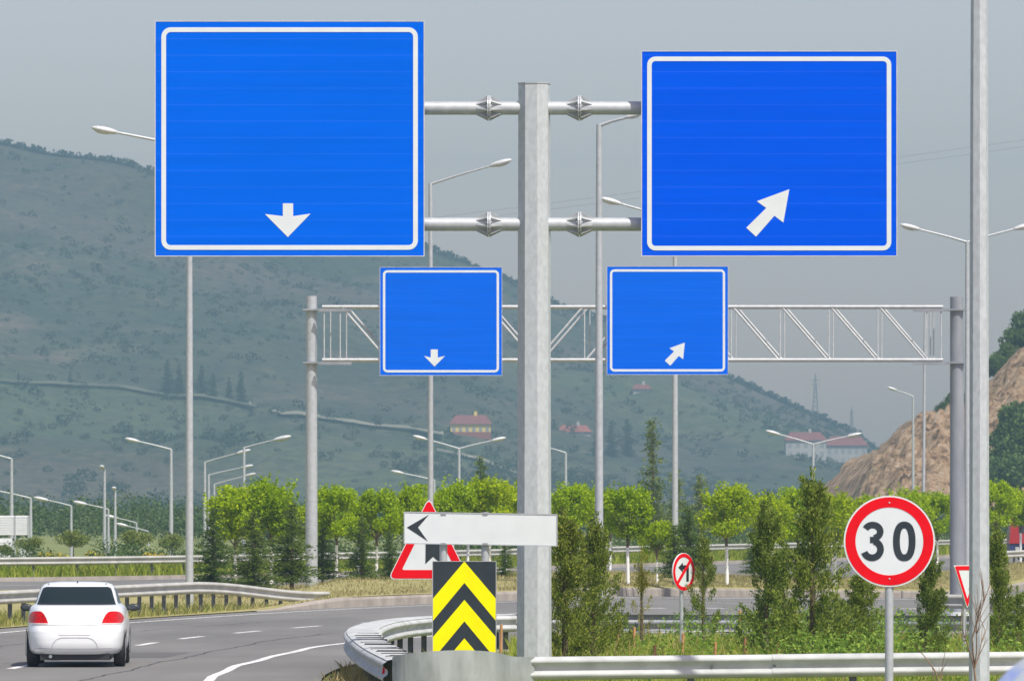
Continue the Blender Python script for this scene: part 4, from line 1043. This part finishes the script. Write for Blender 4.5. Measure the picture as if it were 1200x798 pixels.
lamp(953,380,520,[(897,504.5,-.2),(1010,507.5,.2)],4.0,'low double-arm lamp left of the 30 sign, above the cypresses',head=1.4)
lamp(538,380,525,[(483.5,510.5,-.2),(593,512.5,.2)],4.0,'low double-arm lamp below the yellow house',head=1.4)
lamp(509,400,562,[(458,551.5,-.2)],3.6,'low lamp head showing left of the post under the left far sign',head=1.3)
lamp(663,400,530,[(633,522,-.2)],3.8,'low lamp post just right of the octagonal pole',head=1.2)
lamp(200.5,370,526,[(146.5,513.5,-.3)],4.6,'single-arm lamp above the flat olive tree, left of the plain tall post',head=1.4)
lamp(240,330,541,[(294,527,-.3)],3.8,'uppermost of the stacked lamps reaching right behind the leftmost lime tree',head=1.2)
lamp(244.5,380,556,[(297,545,-.3)],3.6,'second of the stacked lamps reaching right behind the leftmost lime tree',head=1.2)
lamp(251,430,567,[(300,554.5,-.3)],3.2,'third and lowest of the stacked lamps reaching right behind the leftmost lime tree',head=1.2)
lamp(286,300,524,[(341.5,511,-.3)],4.2,'lamp with right arm rising above the second lime tree',head=1.4)
lamp(13.5,340,537,[(-40,524,-.3)],4.6,'lamp post behind the white clad hoarding at the left edge, taller one',head=1.4)
lamp(36,360,583,[(-22,571,-.3)],4.0,'lamp post at the right end of the white clad hoarding',head=1.4)
lamp(83.5,380,592,[(40,582.5,-.3)],3.4,'lamp reaching left above the olive tree left of the end-on lamp posts',head=1.4)
lamp(127,400,596,[(86,587.5,-.3)],3.2,'lamp reaching left just behind the left end-on lamp post',head=1.4)
lamp(122.5,300,550,[(121,546.5,-1.6)],4.0,'left and taller of the two lamp posts seen end-on',head=1.1)
lamp(135,320,574,[(135.5,571.5,-1.6)],3.6,'right and shorter of the two lamp posts seen end-on',head=1.1)
lamp(160,440,612,[(123,603.5,-.3)],2.8,'low lamp reaching left right of the end-on lamp posts, upper one',head=1.5)
lamp(174,480,622,[(136,613,-.3)],2.6,'low lamp reaching left right of the end-on lamp posts, lowest one',head=1.5)

# ------------------------------------------------------------------ the white saloon car
def spow(c, e): return math.copysign(abs(c)**e, c)
LV = [ # z, y rear, y front, half width, exponent
 (.215,.16,4.30,.70,4.5),(.235,.06,4.42,.79,5),(.30,.025,4.46,.835,5.5),(.40,.0,4.48,.85,5.5),(.52,.0,4.47,.858,5.5),(.64,.01,4.42,.862,5.2),(.70,.06,4.40,.862,4.8),(.80,.09,4.32,.862,4.4),
 (.90,.115,4.15,.855,4.2),(.97,.15,3.75,.838,4.0),(1.03,.20,3.45,.812,3.9),(1.058,.28,3.30,.785,3.8),(1.072,.52,3.20,.758,3.8),(1.085,.66,3.12,.742,4.2),(1.12,.74,3.04,.722,4.6),(1.20,.88,2.90,.698,5.4),(1.30,1.06,2.68,.664,5.4),(1.375,1.22,2.46,.632,5),(1.42,1.36,2.27,.592,4.2),(1.45,1.52,2.12,.50,3.4),(1.464,1.68,1.96,.30,2.6)]
LZ = [l[0] for l in LV]
def lev(z): return [interp(LZ, [l[k] for l in LV], z) for k in (1,2,3,4)]
def rear_y(x, z):
    yr, yf, w_, e = lev(z); q = min(.9999, abs(x)/w_); c = (yr+yf)/2; return c - (yf-yr)/2*(1-q**e)**(1/e)
car = thing('saloon_car', 'white four-door saloon car driving away on the left lane, seen from behind', 'car', (-7.56, 118.0, 0), None)
car.rotation_euler.z = R(1.7)
def cpart(mb, name, m, parent=None): return mb.build(name, m, parent or car, org=ZERO)
body = MB(); zz_ = []
for a, b in zip(LZ, LZ[1:]):
    n = max(1, int((b-a)/.035)); zz_ += [a+(b-a)*i/n for i in range(n)]
zz_.append(LZ[-1]); rs = []
for z in zz_:
    yr, yf, w_, e = lev(z); c = (yr+yf)/2; b_ = (yf-yr)/2
    rs.append([(w_*spow(math.cos(t), 2/e), c + b_*spow(math.sin(t), 2/e), z) for t in np.linspace(0, 2*PI, 97)[:-1]])
body.rings(rs)
def opening(f):                                                    # the rear window is a real opening in the shell
    c = [sum(body.v[i][k] for i in f)/len(f) for k in range(3)]
    return 1.10 < c[2] < 1.352 and abs(c[0]) < interp([1.10, 1.30, 1.352], [.62, .565, .54], c[2]) and c[1] < 1.5
kp_ = [i for i, f in enumerate(body.f) if not opening(f)]
body.f, body.sm, body.mi = [body.f[i] for i in kp_], [body.sm[i] for i in kp_], [body.mi[i] for i in kp_]
bo = cpart(body, 'body', 'car_paint')
it = MB(); it.box(-.66,.66,.98,2.9,.95,1.02); it.box(-.64,.64,2.55,2.6,1.02,1.3); cpart(it, 'interior_trim', 'seat_cloth')
def rear_patch(poly, nz, off, name, m, parent=None, solid=.012):     # poly: rows of (z, xleft, xright)
    mb = MB(); rs_ = []
    zs_ = np.linspace(poly[0][0], poly[-1][0], nz); pz = [p[0] for p in poly]
    for z in zs_:
        a, b = interp(pz, [p[1] for p in poly], z), interp(pz, [p[2] for p in poly], z)
        rs_.append([(x, rear_y(x, z) - off, z) for x in np.linspace(a, b, 33)])
    mb.rings(rs_, False, False, True); return cpart(mb, name, m, parent)
rear_patch([(1.082,-.675,.675),(1.12,-.66,.66),(1.30,-.605,.605),(1.352,-.58,.58),(1.372,-.53,.53)], 24, .018, 'rear_window', 'tinted_glass')
rear_patch([(1.075,-.69,.69),(1.12,-.672,.672),(1.30,-.617,.617),(1.36,-.592,.592),(1.382,-.535,.535)], 24, .013, 'window_seal', 'dark_plastic')
for sx in (-.36, .36):
    h = MB(); h.ell((sx,1.16,1.20),(.15,.06,.12),nu=14); h.box(sx-.2,sx+.2,1.5,1.6,.95,1.16); h.ell((sx,1.55,1.17),(.17,.07,.10),nu=14); ho = cpart(h, 'headrest', 'seat_cloth')
for sg in (-1, 1):
    def m_(a, b): return (a, b) if sg > 0 else (-b, -a)
    tl_ = rear_patch([(.760,*m_(.46,.80)),(.80,*m_(.475,.825)),(.86,*m_(.50,.83)),(.92,*m_(.535,.80)),(.955,*m_(.57,.755)),(.968,*m_(.60,.70))], 14, .012, 'tail_light', 'tail_red')
    rear_patch([(.742,*m_(.455,.79)),(.765,*m_(.46,.80))], 4, .013, 'reverse_lens', 'tail_clear', tl_)
    # side glass
    sw = MB(); rs_ = []
    for z in np.linspace(1.09, 1.36, 10):
        yr, yf, w_, e = lev(z); row = []
        for y in np.linspace(max(yr+.42, 1.2), yf-.25, 14):
            c = (yr+yf)/2; b_ = (yf-yr)/2; q = min(.999, abs((y-c)/b_)); row.append((sg*(w_*(1-q**e)**(1/e)+.004), y, z))
        rs_.append(row)
    sw.rings(rs_, False, False, True); cpart(sw, 'side_window', 'mirror_dark')
    mm = MB(); mm.ell((sg*.945,2.75,1.0),(.11,.06,.068),nu=14); mm.tube([(sg*.82,2.78,.97),(sg*.9,2.76,.98)], .025, 6); mo = cpart(mm, 'wing_mirror', 'dark_plastic')
    mg_ = MB(); mg_.ell((sg*.945,2.70,1.0),(.092,.015,.054),nu=14); cpart(mg_, 'mirror_glass', 'mirror_dark', mo)
    for wy in (.86, 3.46):
        wh = MB(); x0 = sg*.655; rs_ = []
        for dx, r in ((0,.27),(.01,.298),(.04,.306),(.16,.306),(.19,.298),(.20,.27)):
            rs_.append([(x0+sg*dx, wy+r*math.cos(2*PI*k/28), .306+r*math.sin(2*PI*k/28)) for k in range(28)])
        wh.rings(rs_); wo = bpy.data.objects.new('wheel', None); COL.objects.link(wo); wo.parent = car
        cpart(wh, 'tyre', 'tyre', wo)
        rm = MB(); rm.tube([(x0+sg*.19,wy,.306),(x0+sg*.205,wy,.306)], [.2,.19], 20, False); cpart(rm, 'rim', 'rim', wo)
        ar = MB(); ar.frame([(wy+.35*math.cos(t), .306+.35*math.sin(t)) for t in np.linspace(0,PI,20)]+[(wy-.35,.2),(wy+.35,.2)], [(wy+.30*math.cos(t), .306+.30*math.sin(t)) for t in np.linspace(0,PI,20)]+[(wy-.30,.21),(wy+.30,.21)], 0, .004)
        ar.v = [(sg*(.866+y), x, z) for x, y, z in ar.v]; cpart(ar, 'wheel_arch', 'dark_plastic')
# bumper seam, grey shade lines painted for plate recess and creases, underbody
def strip_on_rear(xz, w, name, m, off=.004):
    mb = MB(); rs_ = []
    for i, (x, z) in enumerate(xz):
        a, b = xz[max(i-1,0)], xz[min(i+1,len(xz)-1)]; dx, dz = b[0]-a[0], b[1]-a[1]; l = math.hypot(dx,dz) or 1; nx, nz = -dz/l*w/2, dx/l*w/2
        rs_.append([(x+nx, rear_y(x+nx, z+nz)-off, z+nz), (x-nx, rear_y(x-nx, z-nz)-off, z-nz)])
    mb.rings(rs_, False, False, True); return cpart(mb, name, m)
mat('seam_shade_grey', (.42, .43, .44), None, 9, .6)
strip_on_rear([(x, .735-.012*math.cos(x*3)) for x in np.linspace(-.46,.46,20)], .010, 'boot_seam', 'seam_shade_grey')
rec = [(-.40,.33),(-.37,.42),(-.31,.485),(-.24,.512)] + [(x,.515) for x in np.linspace(-.2,.2,9)] + [(.24,.512),(.31,.485),(.37,.42),(.40,.33)]
strip_on_rear(rec, .011, 'recess_shade_line', 'seam_shade_grey'); strip_on_rear([(x, .318+.03*abs(x)**2) for x in np.linspace(-.76,.76,24)], .012, 'crease_shade_line', 'seam_shade_grey')  # flat strips: shade of recess edge and crease put into colour
for sg in (-1,1): strip_on_rear([(sg*(.545+.02*k), 1.075-.0*k) for k in range(2)], .008, 'boot_edge', 'seam_shade_grey')
rear_patch([(.56,-.27,.27),(.66,-.27,.27)], 5, .006, 'number_plate', 'plate_white')
ub = MB(); ub.box(-.60,.60,.12,4.0,.125,.225); cpart(ub, 'underbody', 'dark_plastic')
ex = MB(); ex.tube([(-.42,.06,.19),(-.42,.4,.19)], .03, 10); cpart(ex, 'exhaust_pipe', 'mid_grey')
an = MB(); an.tube([(.0,1.50,1.44),(.0,1.46,1.475)], .012, 6); cpart(an, 'antenna', 'dark_plastic')
for sg in (-1,1):
    ru = MB(); ru.tube([(sg*.50,1.36,1.428),(sg*.51,1.8,1.436),(sg*.50,2.2,1.43)], .008, 5); cpart(ru, 'roof_seam', 'dark_plastic')

# ------------------------------------------------------------------ red truck behind the far guardrail
tx, ty = PX(1181, 332), 332.0
tk = thing('truck', 'red truck with dark blue lower body behind the far guardrail at the right edge', 'truck', (tx, ty, 0))
mb = MB(); mb.poly([(tx,.95),(tx+.02,1.1),(tx+.10,2.12),(tx+.22,2.2),(tx+1.9,2.2),(tx+1.9,.95)], ty-.95, ty+.95); mb.build('cab', 'truck_red', tk)
mb = MB(); mb.box(tx+.14,tx+1.8,ty-.85,ty+.85,2.201,2.30); mb.build('roof_deflector', 'dark_plastic', tk)
mb = MB(); mb.poly([(tx+.45,1.45),(tx+.5,2.0),(tx+1.3,2.0),(tx+1.3,1.45)], ty-.956, ty-.94); mb.build('side_window', 'window_dark', tk)
mb = MB(); mb.box(tx+.02,tx+6.5,ty-.9,ty+.9,.42,.948); mb.build('chassis', 'truck_blue', tk)
mb = MB(); mb.box(tx+2.05,tx+6.6,ty-1.0,ty+1.0,.98,2.5); mb.build('cargo_box', 'truck_red', tk)
for wx in (tx+.9, tx+5.2):
    for yy in (ty-.9, ty+.68):
        mb = MB(); mb.tube([(wx,yy,.42),(wx,yy+.22,.42)], .42, 20, False); mb.build('wheel', 'tyre', tk)
mb = MB(); mb.box(tx+.3,tx+.62,ty-.957,ty-.9,.62,.78); mb.build('headlight', 'lamp_glass', tk)

# white van crossing close in front, only the top of its sloping front enters the lower right corner
vy = 25.0; k_ = F/vy
def vx_(px): return (px-CX)*26.8/F
vn = thing('delivery_van', 'white van close to the camera, only a blurred front roof corner entering bottom right', 'van', (3.2, vy, 0))
xa_ = vx_(1164)
vf = 26.8                                                         # its far edge is the outline one sees
prof_v = [(xa_-.95,.42),(xa_-1.02,.75),(xa_-.98,1.12),(xa_-.62,1.42),(xa_-.30,1.82),(xa_,PZ(802,vf)),(xa_+.07,PZ(780,vf)),(xa_+.16,PZ(762,vf)),(xa_+.30,PZ(750,vf)),(xa_+.7,PZ(738,vf)),(xa_+1.2,PZ(733,vf)),(xa_+4.2,PZ(735,vf)),(xa_+4.4,PZ(745,vf)),(xa_+4.5,1.2),(xa_+4.5,.42)]
prof_v = smooth_path(prof_v, 1)
mb = MB(); rs = []
for dy, ins in ((0,.16),(.02,.06),(.10,.0),(1.75,.0),(1.83,.06),(1.85,.16)):
    cxv, czv = xa_+1.7, 1.3; rs.append([(cxv+(x-cxv)*(1-ins*.12), vy+dy, czv+(z-czv)*(1-ins*.12)) for x, z in prof_v])
mb.rings(rs, True, True, True); mb.build('body', 'car_paint', vn)
mb = MB(); mb.poly([(xa_-.40,1.46),(xa_+.02,1.97),(xa_+.07,PZ(795,vy)),(xa_+.13,PZ(795,vy)),(xa_+.55,1.98),(xa_+.6,1.46)], vy-.012, vy+.03); mb.build('side_window', 'window_dark', vn)
for wx in (xa_-.15, xa_+3.4):
    for wy in (vy+.05, vy+1.6):
        mb = MB(); mb.tube([(wx,wy,.34),(wx,wy+.2,.34)], .34, 24, False); mb.build('wheel', 'tyre', vn)
mb = MB(); mb.poly([(xa_-.9,.85),(xa_-.88,1.08),(xa_-.7,1.1),(xa_-.72,.9)], vy-.008, vy+.05); mb.build('headlight', 'lamp_glass', vn)

# ------------------------------------------------------------------ far buildings
def building(name, label, px0, px1, base, eave, ridge, wall, roof, rows, cols, depth=14, Yf=None, extra=None):
    pm = ((px0+px1)/2, base)
    if Yf is None: X, Y, z = hill_point(*pm)
    else: Y = Yf; z = PZ(base, Y)
    x0, x1 = PX(px0,Y), PX(px1,Y); ze, zr = PZ(eave,Y), PZ(ridge,Y)
    t = thing(name, label, 'building', ((x0+x1)/2, Y, z)); mb = MB(); mb.box(x0,x1,Y,Y+depth,z-6,ze); mb.build('wall', wall, t)
    o = .6; rb = MB(); ym = Y+depth/2
    rb.add([(x0-o,Y-o,ze+.01),(x1+o,Y-o,ze+.01),(x1+o,Y+depth+o,ze+.01),(x0-o,Y+depth+o,ze+.01),(x0+(x1-x0)*.12,ym,zr),(x1-(x1-x0)*.12,ym,zr)], [(0,1,5,4),(1,2,5),(2,3,4,5),(3,0,4),(3,2,1,0)]); rb.build('roof', roof, t)
    hh = (ze-z)/rows; ww = (x1-x0)/cols
    for r_ in range(rows):
        for c_ in range(cols):
            mb = MB(); cx = x0+ww*(c_+.5); cz = z+hh*(r_+.5); mb.box(cx-ww*.24,cx+ww*.24,Y-.06,Y+.1,cz-hh*.28,cz+hh*.26); mb.build('window', 'house_pane', t)
    mb = MB(); xc = x0+(x1-x0)*.62; mb.box(xc-.5,xc+.5,ym-.5,ym+.5,ze,zr+1.2); mb.build('chimney', wall, t)
    return t
hb = building('house', 'yellow house with red roof and red base on the hillside', 528, 575, 511, 497, 486, 'wall_yellow', 'roof_tile', 1, 6)
hx, hy_, hz_ = hb.location; mb = MB(); mb.box(PX(527.6,hy_),PX(575.4,hy_),hy_-.12,hy_+14.1,hz_-6,PZ(506,hy_)); mb.build('base_storey', 'roof_red', hb)
building('house', 'low house with orange-red roof on the hillside just right of the octagonal pole', 654, 692, 509, 506, 498, 'wall_grey', 'roof_red', 1, 4, 10)
building('house', 'small pale house with faded red roof just below the right far sign', 742, 762, 462, 456, 450, 'wall_white', 'roof_tile', 1, 2, 8)
building('apartment_building', 'pale red-roofed building behind the left head of the right-hand low double lamp', 921, 968, 538, 516, 506, 'wall_white', 'roof_tile', 2, 5, 14)
building('apartment_building', 'longer pale red-roofed building beside the rock cutting', 968, 1016, 546, 522, 511, 'wall_grey', 'roof_tile', 2, 6, 14)
def pylon(px, base, top, lb):
    X, Y, z = hill_point(px, base)
    if Y > 2990: Y = 2985; X = PX(px, Y); z = hill_z(X, Y)
    zt_ = PZ(top, Y); h = zt_-z; w0 = h*.07
    t = thing('transmission_tower', lb, 'pylon', (X, Y, z)); mb = MB()
    for sx in (-1,1):
        for sy in (-1,1): mb.tube([(X+sx*w0,Y+sy*w0,z-1),(X+sx*w0*.35,Y+sy*w0*.35,z+h*.7),(X,Y,zt_)], .16, 4)
    for k in range(7):
        f0, f1 = 1-.65*(k/7)/.9, 1-.65*((k+1)/7)/.9; za, zb_ = z+h*.7*k/7, z+h*.7*(k+1)/7
        for sy in (-1,1):
            mb.tube([(X-w0*f0,Y+sy*w0*f0,za),(X+w0*f1,Y+sy*w0*f1,zb_)], .09, 4); mb.tube([(X+w0*f0,Y+sy*w0*f0,za),(X-w0*f1,Y+sy*w0*f1,zb_)], .09, 4)
    mb.build('lattice', 'pylon_steel', t)
    for q in (.74,.84):
        c = MB(); c.tube([(X-w0*1.5,Y,z+h*q),(X+w0*1.5,Y,z+h*q)], .13, 4); c.build('cross_arm', 'pylon_steel', t)
pylon(955.5, 481, 437, 'tall lattice mast on the ridge, left one'); pylon(998, 501, 477, 'shorter lattice mast on the ridge, right one near the rock cutting')
# white clad hoarding at the left edge
Yh = 310.0; ho = thing('hoarding', 'white clad hoarding of ribbed panels on posts at the left edge', 'hoarding', (PX(5,Yh), Yh, 0))
def ribs(x0, x1, z0, z1):
    mb = MB(); mb.box(x0,x1,Yh,Yh+.2,z0,z1); n = int((z1-z0)/.11)
    for k in range(n): mb.box(x0,x1,Yh-.02,Yh-.0005,z0+.11*k+.02,z0+.11*k+.08)
    return mb
ribs(PX(-60,Yh), PX(33.5,Yh), PZ(627,Yh), PZ(604,Yh)).build('panel', 'clad_white', ho); ribs(PX(-60,Yh), PX(14,Yh), .1, PZ(630.5,Yh)).build('panel', 'clad_white', ho); ribs(PX(22,Yh), PX(33.5,Yh), .1, PZ(630.5,Yh)).build('panel', 'clad_white', ho)
for px in (-58, 17, 33): mb = MB(); mb.box(PX(px,Yh),PX(px+1.6,Yh),Yh-.06,Yh-.025,-.1,PZ(604,Yh)); mb.build('post', 'galvanised', ho)
# power cables high above the valley
for k, (za, zb_, lb) in enumerate([(246,160,'upper faint power cable crossing the sky to the right edge'),(253,168,'lower faint power cable crossing the sky to the right edge')]):
    Yk = 900; mb = MB(); n = 40; x0, x1 = PX(-250,Yk), PX(1500,Yk); q = []
    for i in range(n+1):
        u = i/n; x = x0+(x1-x0)*u; px = CX + x*F/Yk; zl = PZ(za + (zb_-za)*(px-520)/680, Yk) - .9*math.sin(PI*u)*1.0; q.append((x, Yk, zl))
    mb.tube(q, .022, 5); tag(mb.build('power_cable', 'cable'), lb, 'cable', 'faint power cables')

# ------------------------------------------------------------------ air, light, camera
hz = MB(); hz.box(-900,900,-80,3880,-3,PZ(150,3000)+30); ho_ = hz.build('haze', 'cable'); ho_['kind'] = 'stuff'; ho_['label'] = 'pale blue summer haze filling the valley'
hm = bpy.data.materials.new('haze_air'); hm.use_nodes = True; nt = hm.node_tree
nt.nodes.remove(nt.nodes['Principled BSDF']); pv = nt.nodes.new('ShaderNodeVolumePrincipled')
pv.inputs['Color'].default_value = (.32, .51, .65, 1); pv.inputs['Density'].default_value = .00030; pv.inputs['Anisotropy'].default_value = .2
nt.links.new(pv.outputs[0], nt.nodes['Material Output'].inputs['Volume']); ho_.data.materials.clear(); ho_.data.materials.append(hm)
try: hm.cycles.homogeneous_volume = True
except Exception: pass

EL, AZ = 57.0, 36.0                                                # sun height; degrees to the right of straight behind the camera
sd = Vector((math.sin(R(AZ))*math.cos(R(EL)), -math.cos(R(AZ))*math.cos(R(EL)), math.sin(R(EL))))
sl = bpy.data.lights.new('sun', 'SUN'); sl.energy = 3.6; sl.angle = R(.6); sl.color = (1, .955, .88)
so = bpy.data.objects.new('sun', sl); COL.objects.link(so); so.rotation_euler = sd.to_track_quat('Z', 'Y').to_euler(); so.location = (0, 0, 200)
W = bpy.data.worlds.new('World'); S.world = W; W.use_nodes = True; nt = W.node_tree
sk = nt.nodes.new('ShaderNodeTexSky'); sk.sky_type = 'NISHITA'; sk.sun_disc = False; sk.sun_elevation = R(EL); sk.sun_rotation = math.atan2(sd.x, sd.y)
sk.air_density = 1.0; sk.dust_density = 2.2; sk.ozone_density = 1.5; sk.altitude = 600
bg = nt.nodes['Background']; bg.inputs['Strength'].default_value = .113; nt.links.new(mixc(nt, 1.0, sk.outputs[0], (1.24, .955, .91), 'MULTIPLY'), bg.inputs[0])   # colour tint that warms the sky and its ambient light
cam = bpy.data.cameras.new('camera'); co = bpy.data.objects.new('camera', cam); COL.objects.link(co); S.camera = co
co.location = (0, 0, H); co.rotation_euler = (R(90), 0, 0); cam.sensor_width = 36; cam.lens = 36*F/1200; cam.shift_y = (HY-399)/1200
cam.clip_start = .5; cam.clip_end = 12000
cam.dof.use_dof = True; cam.dof.focus_distance = 108; cam.dof.aperture_fstop = 11
S.view_settings.view_transform = 'Standard'; S.view_settings.look = 'None'; S.view_settings.gamma = 1; S.view_settings.exposure = .55
S.view_settings.use_curve_mapping = False
S.render.engine = 'CYCLES'
try:
    S.cycles.use_denoising = True; S.cycles.max_bounces = 8; S.cycles.volume_bounces = 1; S.cycles.transparent_max_bounces = 12
except Exception: pass
